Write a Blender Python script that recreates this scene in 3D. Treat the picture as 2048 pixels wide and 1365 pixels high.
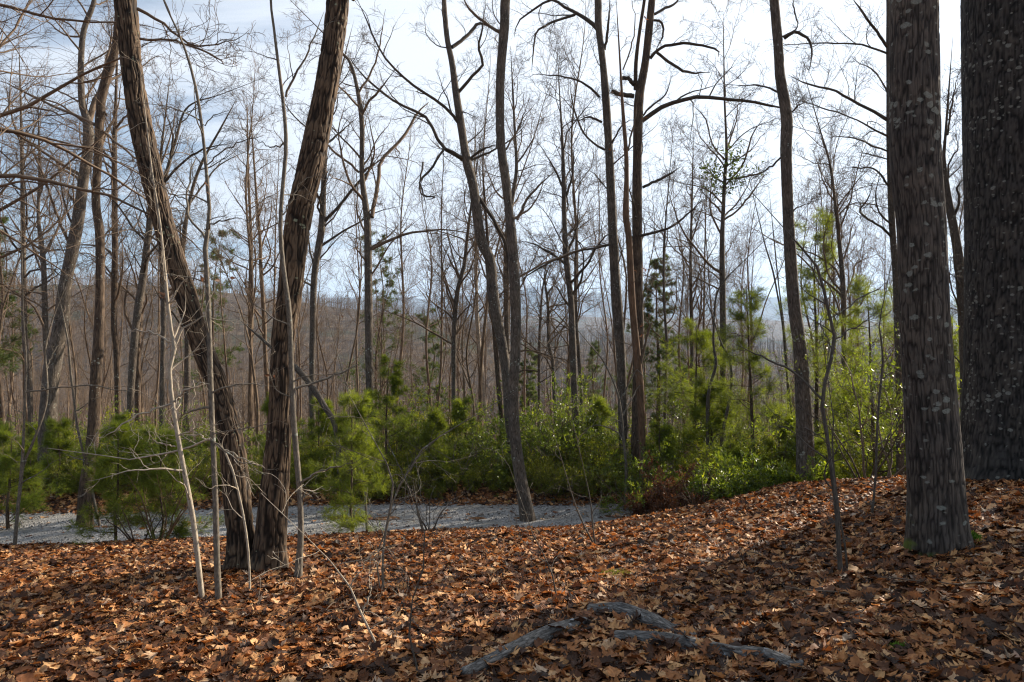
import bpy, math, random
import numpy as np
from mathutils import Vector

for o in list(bpy.data.objects):
    bpy.data.objects.remove(o)
SC = bpy.context.scene
COL = SC.collection
R = math.radians

# ------------------------------------------------------------------ camera
CAM_Z, PITCH, F = 1.6, R(0.8), 1365.0
cam_d = bpy.data.cameras.new('camera'); cam = bpy.data.objects.new('camera', cam_d); COL.objects.link(cam)
cam_d.sensor_width = 36; cam_d.lens = 24; cam_d.clip_start = 0.05; cam_d.clip_end = 40000
cam.location = (0, 0, CAM_Z); cam.rotation_euler = (R(90) + PITCH, 0, 0)
SC.camera = cam

# ------------------------------------------------------------------ sun and sky
SUN_AZ, SUN_EL = R(55), R(25)          # azimuth measured from +Y towards +X
sd = Vector((math.sin(SUN_AZ) * math.cos(SUN_EL), math.cos(SUN_AZ) * math.cos(SUN_EL), math.sin(SUN_EL)))
sl = bpy.data.lights.new('sun', 'SUN'); so = bpy.data.objects.new('sun', sl); COL.objects.link(so)
sl.energy = 5.0; sl.angle = R(0.5); sl.color = (1.0, 0.88, 0.72)
so.rotation_euler = (-sd).to_track_quat('-Z', 'Y').to_euler(); so.location = (20, 20, 30)

W = bpy.data.worlds.new('World'); SC.world = W; W.use_nodes = True
wn, wl = W.node_tree.nodes, W.node_tree.links
wn.clear()
def wnode(t, **k):
    n = wn.new(t)
    for a, b in k.items(): setattr(n, a, b)
    return n
sky = wnode('ShaderNodeTexSky', sky_type='NISHITA', sun_disc=False, sun_elevation=SUN_EL, sun_rotation=SUN_AZ,
            air_density=1.0, dust_density=0.6, ozone_density=2.0)
tc = wnode('ShaderNodeTexCoord')
# cloud layer seen in perspective: direction divided by its height
sep = wnode('ShaderNodeSeparateXYZ'); wl.new(tc.outputs['Generated'], sep.inputs[0])
zc = wnode('ShaderNodeMath', operation='MAXIMUM'); wl.new(sep.outputs['Z'], zc.inputs[0]); zc.inputs[1].default_value = 0.0
za = wnode('ShaderNodeMath', operation='ADD'); wl.new(zc.outputs[0], za.inputs[0]); za.inputs[1].default_value = 0.22
dv = wnode('ShaderNodeVectorMath', operation='DIVIDE'); wl.new(tc.outputs['Generated'], dv.inputs[0])
cb = wnode('ShaderNodeCombineXYZ')
for i in range(3): wl.new(za.outputs[0], cb.inputs[i])
wl.new(cb.outputs[0], dv.inputs[1])
mp = wnode('ShaderNodeMapping'); mp.inputs['Scale'].default_value = (0.7, 2.6, 0.6); mp.inputs['Location'].default_value = (3.1, 0.7, 0)
wl.new(dv.outputs[0], mp.inputs[0])
nz = wnode('ShaderNodeTexNoise'); nz.inputs['Scale'].default_value = 1.6; nz.inputs['Detail'].default_value = 7
nz.inputs['Roughness'].default_value = 0.55; nz.inputs['Distortion'].default_value = 0.5
wl.new(mp.outputs[0], nz.inputs['Vector'])
# the veil thickens towards the sun
dt = wnode('ShaderNodeVectorMath', operation='DOT_PRODUCT'); wl.new(tc.outputs['Generated'], dt.inputs[0]); dt.inputs[1].default_value = sd
mr = wnode('ShaderNodeMapRange'); mr.inputs['From Min'].default_value = 0.05; mr.inputs['From Max'].default_value = 0.85
mr.inputs['To Min'].default_value = -0.16; mr.inputs['To Max'].default_value = 0.50
wl.new(dt.outputs['Value'], mr.inputs['Value'])
ad = wnode('ShaderNodeMath', operation='ADD'); wl.new(nz.outputs['Fac'], ad.inputs[0]); wl.new(mr.outputs[0], ad.inputs[1])
cr = wnode('ShaderNodeMapRange', interpolation_type='SMOOTHSTEP'); cr.inputs['From Min'].default_value = 0.34; cr.inputs['From Max'].default_value = 0.60
cr.inputs['To Min'].default_value = 0.24; cr.inputs['To Max'].default_value = 0.92
wl.new(ad.outputs[0], cr.inputs['Value'])
cm = wnode('ShaderNodeMix', data_type='RGBA'); wl.new(cr.outputs[0], cm.inputs['Factor'])
wl.new(sky.outputs[0], cm.inputs['A'])
# clouds glow brighter near the sun
cl = wnode('ShaderNodeMapRange'); cl.inputs['From Min'].default_value = 0.2; cl.inputs['From Max'].default_value = 0.9
cl.inputs['To Min'].default_value = 7.9; cl.inputs['To Max'].default_value = 10.0
wl.new(dt.outputs['Value'], cl.inputs['Value'])
cc = wnode('ShaderNodeVectorMath', operation='SCALE'); cc.inputs[0].default_value = (0.93, 0.97, 1.04)
wl.new(cl.outputs[0], cc.inputs['Scale']); wl.new(cc.outputs[0], cm.inputs['B'])
bg = wnode('ShaderNodeBackground'); bg.inputs['Strength'].default_value = 0.05
wl.new(cm.outputs['Result'], bg.inputs['Color'])
wo = wnode('ShaderNodeOutputWorld'); wl.new(bg.outputs[0], wo.inputs['Surface'])

SC.view_settings.view_transform = 'Standard'; SC.view_settings.look = 'None'
SC.view_settings.exposure = 1.38; SC.view_settings.gamma = 1
SC.cycles.max_bounces = 6; SC.cycles.diffuse_bounces = 3; SC.cycles.glossy_bounces = 1; SC.cycles.transmission_bounces = 2
SC.cycles.transparent_max_bounces = 8; SC.cycles.volume_bounces = 0; SC.cycles.caustics_reflective = False; SC.cycles.caustics_refractive = False
SC.cycles.use_denoising = True; SC.cycles.filter_width = 1.2
try: SC.cycles.denoiser = 'OPENIMAGEDENOISE'
except Exception: pass
SC.cycles.use_adaptive_sampling = True; SC.cycles.adaptive_threshold = 0.01

# ------------------------------------------------------------------ numbers
def _hash(ix, iy, iz):
    h = (ix.astype(np.int64) * 374761393 + iy.astype(np.int64) * 668265263 + iz.astype(np.int64) * 2147483647 // 7) & 0xffffffff
    h = ((h ^ (h >> 13)) * 1274126177) & 0xffffffff
    h = ((h ^ (h >> 15)) * 2246822519) & 0xffffffff
    return ((h ^ (h >> 16)) & 0xffffff) / float(0xffffff)
def vnoise(x, y, z=None):
    x = np.asarray(x, float); y = np.asarray(y, float); z = np.zeros_like(x) if z is None else np.asarray(z, float)
    ix, iy, iz = np.floor(x), np.floor(y), np.floor(z)
    fx, fy, fz = x - ix, y - iy, z - iz
    fx = fx * fx * (3 - 2 * fx); fy = fy * fy * (3 - 2 * fy); fz = fz * fz * (3 - 2 * fz)
    out = 0
    for a in (0, 1):
        for b in (0, 1):
            for c in (0, 1):
                w = (fx if a else 1 - fx) * (fy if b else 1 - fy) * (fz if c else 1 - fz)
                out = out + w * _hash(ix + a, iy + b, iz + c)
    return out * 2 - 1
def fbm(x, y, z=None, o=4):
    s, a, f = 0, 1.0, 1.0
    z = 0 * np.asarray(x, float) if z is None else z
    for k in range(o):
        s = s + a * vnoise(x * f + 17.3 * k, y * f - 9.1 * k, z * f); a *= 0.5; f *= 2.03
    return s / 1.9
def sstep(a, b, x):
    t = np.clip((x - a) / (b - a), 0, 1); return t * t * (3 - 2 * t)

ROAD_Z = -1.75
def edge_near(x): return 10.3 - 0.35 * sstep(-3, -8, x) + 0.15 * np.sin(x * 0.9) + 0.25 * sstep(1, 5, x)
def road_far(x): return 15.0 - 0.8 * sstep(-3, -9, x) + 0.0 * x
def ground_z(x, y):
    x = np.asarray(x, float); y = np.asarray(y, float)
    yy = np.clip(y, -8, 14)
    xp = np.clip(x, 0, 12)
    zk = -0.009 * yy * np.abs(yy) - 0.20 * sstep(7.0, 11.0, y) * (1 - 0.5 * sstep(1.0, 4.0, x)) + 0.03 * np.clip(x, -12, 12) + 0.027 * np.minimum(xp, 4.2) ** 2 + 0.02 * np.clip(xp - 4.2, 0, 8)
    zk = zk + 0.05 * fbm(x * 0.7, y * 0.7, o=3) + 0.012 * vnoise(x * 5, y * 5)
    en = edge_near(x)
    t = sstep(en, en + 1.3, y)
    road = ROAD_Z + 0.02 * vnoise(x * 1.3, y * 1.3)
    z = zk * (1 - t) + road * t
    rf = road_far(x)
    berm = ROAD_Z + 0.20 * sstep(rf - 0.1, rf + 0.6, y) + 0.06 * fbm(x, y, o=3)
    z = np.where(y > rf - 0.1, berm, z)
    d = np.maximum(y - 17.5, 0)
    # slope down into the valley
    val = -0.23 * d + 0.35 * fbm(x * 0.12, y * 0.12, o=3) * np.minimum(d / 6, 1)
    val = np.maximum(val, -46 + 0.02 * np.minimum(d, 1000)) + 0 * x
    z = z + np.where(d > 0, val, 0)
    # opposite hillside
    r = np.hypot(x, y) + 1e-6; az = x / np.maximum(y, 1.0)
    azc = np.clip(az, -2.5, 2.5)
    ridA = np.interp(azc, [-2.5, -0.75, -0.55, -0.40, -0.2, -0.08, 0.0, 0.25, 0.6, 2.5], [80, 62, 58, 49, 36, 22, 6, -6, -14, -20]) * (1 + 0.0 * r)
    ridA = ridA + 9 * fbm(azc * 4, azc * 0 + 2.2, o=4) + 1.3 * fbm(azc * 40, azc * 0 + 5, o=3)
    hA = sstep(260, 720, y) * (ridA + 44)
    hA = hA * np.where(y > 720, 1 - 0.9 * sstep(740, 1200, y), 1.0)
    # second, bluish ridge
    ridC = np.interp(azc, [-2.5, -0.6, -0.2, 0.0, 0.1, 0.3, 0.7, 2.5], [90, 80, 88, 96, 92, 78, 60, 90]) + 14 * fbm(azc * 5 + 3, azc * 0 + 7, o=5)
    hC = sstep(1250, 2300, y) * (ridC + 44) * (1 - 0.8 * sstep(2350, 3400, y))
    # the far mountains
    ridB = np.interp(azc, [-2.5, -0.4, -0.1, 0.0, 0.035, 0.075, 0.15, 0.35, 0.55, 0.75, 2.5], [420, 430, 440, 480, 545, 500, 470, 455, 440, 470, 500]) + 22 * fbm(azc * 9, azc * 0 + 1, o=6)
    hB = sstep(3600, 6400, y) * (ridB + 44)
    z = z + hA + hC + hB + np.where(y > 250, 3.0 * fbm(x * 0.006, y * 0.006, o=4) * sstep(250, 600, y) * (1 + 4 * sstep(1300, 4000, y)), 0)
    return z
def gz(x, y): return float(ground_z(np.array([x]), np.array([y]))[0])

SP, CP = math.sin(PITCH), math.cos(PITCH)
def P(px, py, Y):
    a = (px - 1024) / F; b = (682.5 - py) / F
    dy = CP - b * SP; dz = SP + b * CP
    return np.array([a / dy * Y, Y, CAM_Z + dz / dy * Y])
def hit(px, py):
    Y = np.arange(1.5, 60, 0.02)
    a = (px - 1024) / F; b = (682.5 - py) / F
    dy = CP - b * SP; dz = SP + b * CP
    z = CAM_Z + dz / dy * Y
    k = np.nonzero(z <= ground_z(a / dy * Y, Y))[0]
    return float(Y[k[0]]) if len(k) else 12.0

# ------------------------------------------------------------------ mesh helpers
def mesh_np(name, V, quads=None, tris=None, mat=None, parent=None, attrs=None, smooth=True, mats=None, midx=None):
    me = bpy.data.meshes.new(name)
    V = np.ascontiguousarray(V, dtype=np.float32)
    nq = 0 if quads is None else len(quads); nt = 0 if tris is None else len(tris)
    me.vertices.add(len(V)); me.vertices.foreach_set('co', V.ravel())
    loops = []
    if nq: loops.append(np.asarray(quads, dtype=np.int32).ravel())
    if nt: loops.append(np.asarray(tris, dtype=np.int32).ravel())
    L = np.concatenate(loops)
    me.loops.add(len(L)); me.loops.foreach_set('vertex_index', L)
    st = np.concatenate([np.arange(nq) * 4, nq * 4 + np.arange(nt) * 3]).astype(np.int32)
    me.polygons.add(nq + nt); me.polygons.foreach_set('loop_start', st)
    if smooth: me.polygons.foreach_set('use_smooth', np.ones(nq + nt, dtype=bool))
    for m in (mats or [mat]): me.materials.append(m)
    if midx is not None: me.polygons.foreach_set('material_index', np.asarray(midx, dtype=np.int32))
    for k, v in (attrs or {}).items():
        v = np.ascontiguousarray(v, dtype=np.float32)
        if v.ndim == 1:
            a = me.attributes.new(k, 'FLOAT', 'POINT'); a.data.foreach_set('value', v)
        else:
            a = me.attributes.new(k, 'FLOAT_VECTOR', 'POINT'); a.data.foreach_set('vector', v.ravel())
    me.update(calc_edges=True)
    o = bpy.data.objects.new(name, me); COL.objects.link(o)
    if parent: o.parent = parent
    return o
def norm(v): return v / np.maximum(np.linalg.norm(v, axis=-1, keepdims=True), 1e-9)
def tubes(paths, radii, sides, voff=0.0):
    """paths [B,n,3], radii [B,n] -> verts, quads, bark coordinates"""
    B, n, _ = paths.shape
    T = norm(np.gradient(paths, axis=1))
    m = T.mean(axis=1)
    ref = np.where(np.abs(m[:, 2:3]) > 0.8, np.array([[0., 1., 0.]]), np.array([[0., 0., 1.]]))
    U = norm(np.cross(T, ref[:, None, :])); Wv = np.cross(T, U)
    a = np.arange(sides) / sides * 2 * np.pi
    ca, sa = np.cos(a), np.sin(a)
    off = U[:, :, None, :] * ca[None, None, :, None] + Wv[:, :, None, :] * sa[None, None, :, None]
    V = paths[:, :, None, :] + off * radii[:, :, None, None]
    ln = np.concatenate([np.zeros((B, 1)), np.cumsum(np.linalg.norm(np.diff(paths, axis=1), axis=2), axis=1)], axis=1) + voff
    rm = radii.max(axis=1) if n < 30 else np.full(B, np.median(radii))
    bark = np.empty((B, n, sides, 3))
    bark[..., 0] = rm[:, None, None] * ca; bark[..., 1] = rm[:, None, None] * sa; bark[..., 2] = ln[:, :, None]
    bark[..., 0] += (np.arange(B) * 0.37 % 50)[:, None, None]
    i = np.arange(B)[:, None, None] * (n * sides) + np.arange(n - 1)[None, :, None] * sides + np.arange(sides)[None, None, :]
    j = np.arange(B)[:, None, None] * (n * sides) + np.arange(n - 1)[None, :, None] * sides + ((np.arange(sides) + 1) % sides)[None, None, :]
    Q = np.stack([i, i + sides, j + sides, j], axis=-1).reshape(-1, 4)
    return V.reshape(-1, 3), Q, bark.reshape(-1, 3), off.reshape(-1, 3)
class Tubes:
    def __init__(s): s.V, s.Q, s.B, s.n = [], [], [], 0
    def add(s, paths, radii, sides):
        if len(paths) == 0: return
        V, Q, B, _ = tubes(paths, radii, sides)
        s.V.append(V); s.Q.append(Q + s.n); s.B.append(B); s.n += len(V)
    def build(s, name, mat, parent):
        return mesh_np(name, np.concatenate(s.V), np.concatenate(s.Q), mat=mat, parent=parent, attrs={'bark': np.concatenate(s.B)})
def resample(pts, n):
    """Catmull-Rom through rows (x, y, z, r) then even spacing"""
    p = np.asarray(pts, float)
    q = np.vstack([2 * p[0] - p[1], p, 2 * p[-1] - p[-2]])
    q[0, 3], q[-1, 3] = p[0, 3], p[-1, 3]
    out = []
    for i in range(1, len(q) - 2):
        for t in np.linspace(0, 1, 9)[:-1]:
            a, b, c, d = q[i - 1], q[i], q[i + 1], q[i + 2]
            out.append(0.5 * ((2 * b) + (c - a) * t + (2 * a - 5 * b + 4 * c - d) * t * t + (3 * b - a - 3 * c + d) * t ** 3))
    out.append(p[-1]); out = np.array(out)
    s = np.concatenate([[0], np.cumsum(np.linalg.norm(np.diff(out[:, :3], axis=0), axis=1))])
    u = np.linspace(0, s[-1], n)
    return np.stack([np.interp(u, s, out[:, k]) for k in range(4)], axis=1)
def grow(rng, par, rad, cnt, t0, t1, ang, length, npts, wig=0.16, trop=0.05, rk=0.011, rmin=0.003, rfrac=0.6, tip=0.0, jit=1.0, bend=0.5):
    """children on every parent: all of them at once. length(t, parent length, count) -> metres"""
    Pn, n, _ = par.shape
    idx = np.repeat(np.arange(Pn), cnt); M = len(idx)
    if M == 0: return np.zeros((0, npts, 3)), np.zeros((0, npts))
    cnt_a = np.full(Pn, cnt) if np.isscalar(cnt) else cnt
    k = np.concatenate([np.arange(c) for c in cnt_a])
    t = t0 + (t1 - t0) * (k + rng.random(M)) / cnt_a[idx]
    f = t * (n - 1); i0 = np.minimum(f.astype(int), n - 2); w = (f - i0)[:, None]
    pos = par[idx, i0] * (1 - w) + par[idx, i0 + 1] * w
    r = rad[idx, i0] * (1 - w[:, 0]) + rad[idx, i0 + 1] * w[:, 0]
    tan = norm(par[idx, i0 + 1] - par[idx, i0])
    pl = np.linalg.norm(np.diff(par, axis=1), axis=2).sum(axis=1)[idx]
    rnd = norm(rng.normal(size=(M, 3))); perp = norm(rnd - (rnd * tan).sum(1, keepdims=True) * tan)
    a = R(ang[0]) + (R(ang[1]) - R(ang[0])) * rng.random(M)
    d = tan * np.cos(a)[:, None] + perp * np.sin(a)[:, None]
    L = length(t, pl, M)
    paths = np.zeros((M, npts, 3)); paths[:, 0] = pos
    step = (L / (npts - 1))[:, None]
    sag = rng.normal(size=(M, 3)) * wig * bend
    for s in range(1, npts):
        d = norm(d + sag + rng.normal(size=(M, 3)) * wig + np.array([0, 0, trop]))
        paths[:, s] = paths[:, s - 1] + d * step
    r0 = np.minimum(r * rfrac, np.maximum(L * rk * (0.8 + 0.5 * rng.random(M)), rmin))
    u = np.linspace(0, 1, npts)[None, :]
    radii = np.maximum(r0[:, None] * (1 - u) ** 0.8, rmin * (1 - 0.4 * u))
    radii = np.minimum(radii, np.maximum(r0, rmin * 0.7)[:, None])
    return paths, radii
def tag(o, label=None, cat=None, group=None, kind=None):
    if label: o['label'] = label
    if cat: o['category'] = cat
    if group: o['group'] = group
    if kind: o['kind'] = kind
    return o
def empty(name, loc, label, cat, group=None):
    o = bpy.data.objects.new(name, None); COL.objects.link(o); o.location = loc; o.empty_display_size = 0.1
    return tag(o, label, cat, group)
def copy_tree(o, loc, rz, sc, label=None):
    c = o.copy(); COL.objects.link(c); c.location = loc; c.rotation_euler = (0, 0, rz); c.scale = (sc[0], sc[0], sc[1])
    if label: c['label'] = label
    for ch in [x for x in bpy.data.objects if x.parent == o]:
        d = ch.copy(); COL.objects.link(d); d.parent = c
    return c

# ------------------------------------------------------------------ materials
def mat(name):
    m = bpy.data.materials.new(name); m.use_nodes = True
    nt = m.node_tree; nt.nodes.clear()
    out = nt.nodes.new('ShaderNodeOutputMaterial'); b = nt.nodes.new('ShaderNodeBsdfPrincipled')
    nt.links.new(b.outputs[0], out.inputs[0])
    def N(t, **k):
        n = nt.nodes.new(t)
        for a, v in k.items(): setattr(n, a, v)
        return n
    return m, nt, N, b, out
def ramp(N, stops, interp='LINEAR'):
    r = N('ShaderNodeValToRGB'); r.color_ramp.interpolation = interp
    while len(r.color_ramp.elements) < len(stops): r.color_ramp.elements.new(0.5)
    for e, (p, c) in zip(r.color_ramp.elements, stops): e.position = p; e.color = (*c, 1)
    return r
def bark_mat(name, stops, ridge=(26, 26, 5), lichen=0.0, lichen_col=(0.30, 0.32, 0.27), moss=0.0, bump=0.6, dist=0.012, furrow_attr=False, patch=3.0):
    m, nt, N, b, out = mat(name); L = nt.links
    if name != 'pale_sapling_bark': stops = [(p, tuple(v * 0.72 for v in c)) for p, c in stops]
    at = N('ShaderNodeAttribute', attribute_name='bark')
    mp_ = N('ShaderNodeMapping'); mp_.inputs['Scale'].default_value = ridge; L.new(at.outputs['Vector'], mp_.inputs[0])
    n1 = N('ShaderNodeTexNoise'); n1.inputs['Scale'].default_value = 1.0; n1.inputs['Detail'].default_value = 6; n1.inputs['Roughness'].default_value = 0.62; n1.inputs['Distortion'].default_value = 0.6
    L.new(mp_.outputs[0], n1.inputs['Vector'])
    vo = N('ShaderNodeTexVoronoi', feature='DISTANCE_TO_EDGE'); vo.inputs['Scale'].default_value = 1.0
    add = N('ShaderNodeMixRGB', blend_type='ADD'); add.inputs[0].default_value = 0.9
    L.new(mp_.outputs[0], add.inputs[1]); L.new(n1.outputs['Color'], add.inputs[2]); L.new(add.outputs[0], vo.inputs['Vector'])
    mx = N('ShaderNodeMath', operation='MULTIPLY_ADD'); L.new(vo.outputs['Distance'], mx.inputs[0]); mx.inputs[1].default_value = 0.8; L.new(n1.outputs['Fac'], mx.inputs[2])
    hgt = mx.outputs[0]
    if furrow_attr:
        fa = N('ShaderNodeAttribute', attribute_name='furrow')
        m2 = N('ShaderNodeMath', operation='MULTIPLY_ADD'); L.new(fa.outputs['Fac'], m2.inputs[0]); m2.inputs[1].default_value = 0.62  # furrows coloured darker than ridges: bark tone plus painted-in shade
        m3 = N('ShaderNodeMath', operation='MULTIPLY'); L.new(n1.outputs['Fac'], m3.inputs[0]); m3.inputs[1].default_value = 0.42; L.new(m3.outputs[0], m2.inputs[2])
        hgt2 = m2.outputs[0]
    else: hgt2 = hgt
    rp = ramp(N, stops); L.new(hgt2, rp.inputs[0])
    col = rp.outputs['Color']
    # large patches of tone
    n3 = N('ShaderNodeTexNoise'); n3.inputs['Scale'].default_value = patch; n3.inputs['Detail'].default_value = 3; L.new(at.outputs['Vector'], n3.inputs['Vector'])
    r3 = ramp(N, [(0.3, (0.72, 0.72, 0.74)), (0.7, (1.18, 1.12, 1.05))]); L.new(n3.outputs['Fac'], r3.inputs[0])
    ml = N('ShaderNodeMixRGB', blend_type='MULTIPLY'); ml.inputs[0].default_value = 1; L.new(col, ml.inputs[1]); L.new(r3.outputs[0], ml.inputs[2]); col = ml.outputs[0]
    if lichen > 0:
        # lichen: ragged discs of many sizes
        n4 = N('ShaderNodeTexNoise'); n4.inputs['Scale'].default_value = 38; n4.inputs['Detail'].default_value = 5; L.new(at.outputs['Vector'], n4.inputs['Vector'])
        v4 = N('ShaderNodeTexVoronoi', feature='F1'); v4.inputs['Scale'].default_value = 21; v4.inputs['Randomness'].default_value = 1; L.new(at.outputs['Vector'], v4.inputs['Vector'])
        s4 = N('ShaderNodeSeparateColor'); L.new(v4.outputs['Color'], s4.inputs[0])
        pw = N('ShaderNodeMath', operation='POWER'); L.new(s4.outputs[0], pw.inputs[0]); pw.inputs[1].default_value = 2.2
        ml4 = N('ShaderNodeMath', operation='MULTIPLY_ADD'); L.new(pw.outputs[0], ml4.inputs[0]); ml4.inputs[1].default_value = 0.75 * lichen; ml4.inputs[2].default_value = 0.0
        n7 = N('ShaderNodeTexNoise'); n7.inputs['Scale'].default_value = 2.6; n7.inputs['Detail'].default_value = 4; L.new(at.outputs['Vector'], n7.inputs['Vector'])
        m7 = N('ShaderNodeMath', operation='MULTIPLY_ADD'); L.new(n7.outputs['Fac'], m7.inputs[0]); m7.inputs[1].default_value = 1.5; m7.inputs[2].default_value = -0.55; L.new(m7.outputs[0], ml4.inputs[2])
        d4 = N('ShaderNodeMath', operation='MULTIPLY_ADD'); L.new(n4.outputs['Fac'], d4.inputs[0]); d4.inputs[1].default_value = 0.75; L.new(v4.outputs['Distance'], d4.inputs[2])
        sb = N('ShaderNodeMath', operation='SUBTRACT'); L.new(ml4.outputs[0], sb.inputs[0]); L.new(d4.outputs[0], sb.inputs[1])
        r4 = ramp(N, [(0.38, (0, 0, 0)), (0.52, (1, 1, 1))]); a4 = N('ShaderNodeMath', operation='ADD'); L.new(sb.outputs[0], a4.inputs[0]); a4.inputs[1].default_value = 0.55; L.new(a4.outputs[0], r4.inputs[0])
        n5 = N('ShaderNodeTexNoise'); n5.inputs['Scale'].default_value = 120; n5.inputs['Detail'].default_value = 3; L.new(at.outputs['Vector'], n5.inputs['Vector'])
        sc = N('ShaderNodeMath', operation='MULTIPLY'); L.new(r4.outputs[0], sc.inputs[0]); L.new(n5.outputs['Fac'], sc.inputs[1])
        s2 = N('ShaderNodeMath', operation='MULTIPLY'); L.new(sc.outputs[0], s2.inputs[0]); s2.inputs[1].default_value = 1.5; s2.use_clamp = True
        ml2 = N('ShaderNodeMixRGB'); L.new(s2.outputs[0], ml2.inputs[0]); L.new(col, ml2.inputs[1]); ml2.inputs[2].default_value = (*lichen_col, 1); col = ml2.outputs[0]
    if moss > 0:
        # moss grows on the lowest part of the stem
        sp = N('ShaderNodeSeparateXYZ'); L.new(at.outputs['Vector'], sp.inputs[0])
        r5 = N('ShaderNodeMapRange'); r5.inputs['From Min'].default_value = 0.05; r5.inputs['From Max'].default_value = 0.7; r5.inputs['To Min'].default_value = 0.25; r5.inputs['To Max'].default_value = -0.25
        L.new(sp.outputs['Z'], r5.inputs['Value'])
        n6 = N('ShaderNodeTexNoise'); n6.inputs['Scale'].default_value = 6; n6.inputs['Detail'].default_value = 6; L.new(at.outputs['Vector'], n6.inputs['Vector'])
        a6 = N('ShaderNodeMath', operation='ADD'); L.new(n6.outputs['Fac'], a6.inputs[0]); L.new(r5.outputs[0], a6.inputs[1])
        r6 = ramp(N, [(0.62, (0, 0, 0)), (0.72, (moss, moss, moss))]); L.new(a6.outputs[0], r6.inputs[0])
        ml3 = N('ShaderNodeMixRGB'); L.new(r6.outputs[0], ml3.inputs[0]); L.new(col, ml3.inputs[1]); ml3.inputs[2].default_value = (0.10, 0.13, 0.02, 1); col = ml3.outputs[0]
    L.new(col, b.inputs['Base Color']); b.inputs['Roughness'].default_value = 0.85; b.inputs['Specular IOR Level'].default_value = 0.25
    bp = N('ShaderNodeBump'); bp.inputs['Strength'].default_value = bump; bp.inputs['Distance'].default_value = dist; L.new(hgt, bp.inputs['Height']); L.new(bp.outputs[0], b.inputs['Normal'])
    return m
M = {}
M['oak'] = bark_mat('furrowed_brown_bark', [(0.28, (0.018, 0.012, 0.008)), (0.5, (0.055, 0.038, 0.025)), (0.68, (0.115, 0.078, 0.050)), (0.9, (0.22, 0.155, 0.10))], ridge=(70, 70, 9), furrow_attr=True, bump=0.5, dist=0.006, lichen=0.12, lichen_col=(0.28, 0.30, 0.2))
M['maple'] = bark_mat('lichened_grey_brown_bark', [(0.24, (0.02, 0.016, 0.013)), (0.55, (0.075, 0.061, 0.050)), (0.9, (0.17, 0.142, 0.118))], ridge=(80, 80, 9), furrow_attr=True, lichen=0.75, lichen_col=(0.22, 0.225, 0.19), moss=0.9, bump=0.7, dist=0.008, patch=5)
M['giant'] = bark_mat('dark_plated_bark', [(0.28, (0.012, 0.010, 0.009)), (0.55, (0.045, 0.04, 0.034)), (0.9, (0.11, 0.097, 0.084))], ridge=(80, 80, 9), furrow_attr=True, lichen=0.6, lichen_col=(0.20, 0.20, 0.17), bump=0.7, dist=0.008, patch=5)
M['grey'] = bark_mat('grey_bark', [(0.35, (0.05, 0.04, 0.03)), (0.6, (0.14, 0.115, 0.09)), (0.95, (0.26, 0.22, 0.185))], ridge=(40, 40, 8), lichen=0.35, lichen_col=(0.30, 0.32, 0.27))
M['brown'] = bark_mat('brown_bark', [(0.35, (0.035, 0.024, 0.017)), (0.6, (0.11, 0.077, 0.052)), (0.95, (0.22, 0.16, 0.11))], ridge=(34, 34, 6), lichen=0.25)
M['rust'] = bark_mat('reddish_bark', [(0.3, (0.07, 0.04, 0.025)), (0.6, (0.20, 0.12, 0.07)), (0.95, (0.30, 0.19, 0.12))], ridge=(50, 50, 5), moss=0.7)
M['pale'] = bark_mat('pale_sapling_bark', [(0.3, (0.10, 0.08, 0.06)), (0.5, (0.29, 0.25, 0.195)), (0.9, (0.46, 0.41, 0.33))], ridge=(90, 90, 25), bump=0.3, dist=0.002, patch=9)
M['sapgrey'] = bark_mat('grey_sapling_bark', [(0.3, (0.08, 0.065, 0.05)), (0.6, (0.19, 0.165, 0.13)), (0.95, (0.33, 0.29, 0.24))], ridge=(90, 90, 20), bump=0.3, dist=0.003, patch=9, lichen=0.4)
M['dark'] = bark_mat('dark_sapling_bark', [(0.3, (0.05, 0.042, 0.034)), (0.6, (0.12, 0.10, 0.08)), (0.95, (0.2, 0.18, 0.15))], ridge=(90, 90, 20), bump=0.3, dist=0.003, patch=9, lichen=0.4)
M['twig'] = bark_mat('twig_bark', [(0.3, (0.11, 0.078, 0.052)), (0.6, (0.20, 0.145, 0.10)), (0.95, (0.30, 0.22, 0.155))], ridge=(30, 30, 8), bump=0.0)
M['twigdark'] = bark_mat('dark_twig_bark', [(0.3, (0.05, 0.04, 0.03)), (0.6, (0.10, 0.08, 0.06)), (0.95, (0.16, 0.13, 0.10))], ridge=(30, 30, 8), bump=0.0)
M['wood'] = bark_mat('wood_behind_bark', [(0.3, (0.07, 0.05, 0.034)), (0.6, (0.18, 0.13, 0.085)), (0.95, (0.34, 0.25, 0.165))], ridge=(12, 12, 3), bump=0.0, patch=1)
M['log'] = bark_mat('weathered_log_bark', [(0.3, (0.018, 0.017, 0.015)), (0.5, (0.10, 0.096, 0.09)), (0.9, (0.34, 0.33, 0.315))], ridge=(70, 70, 16), lichen=0.45, lichen_col=(0.34, 0.36, 0.38), bump=1.0, dist=0.01, patch=6)

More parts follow.
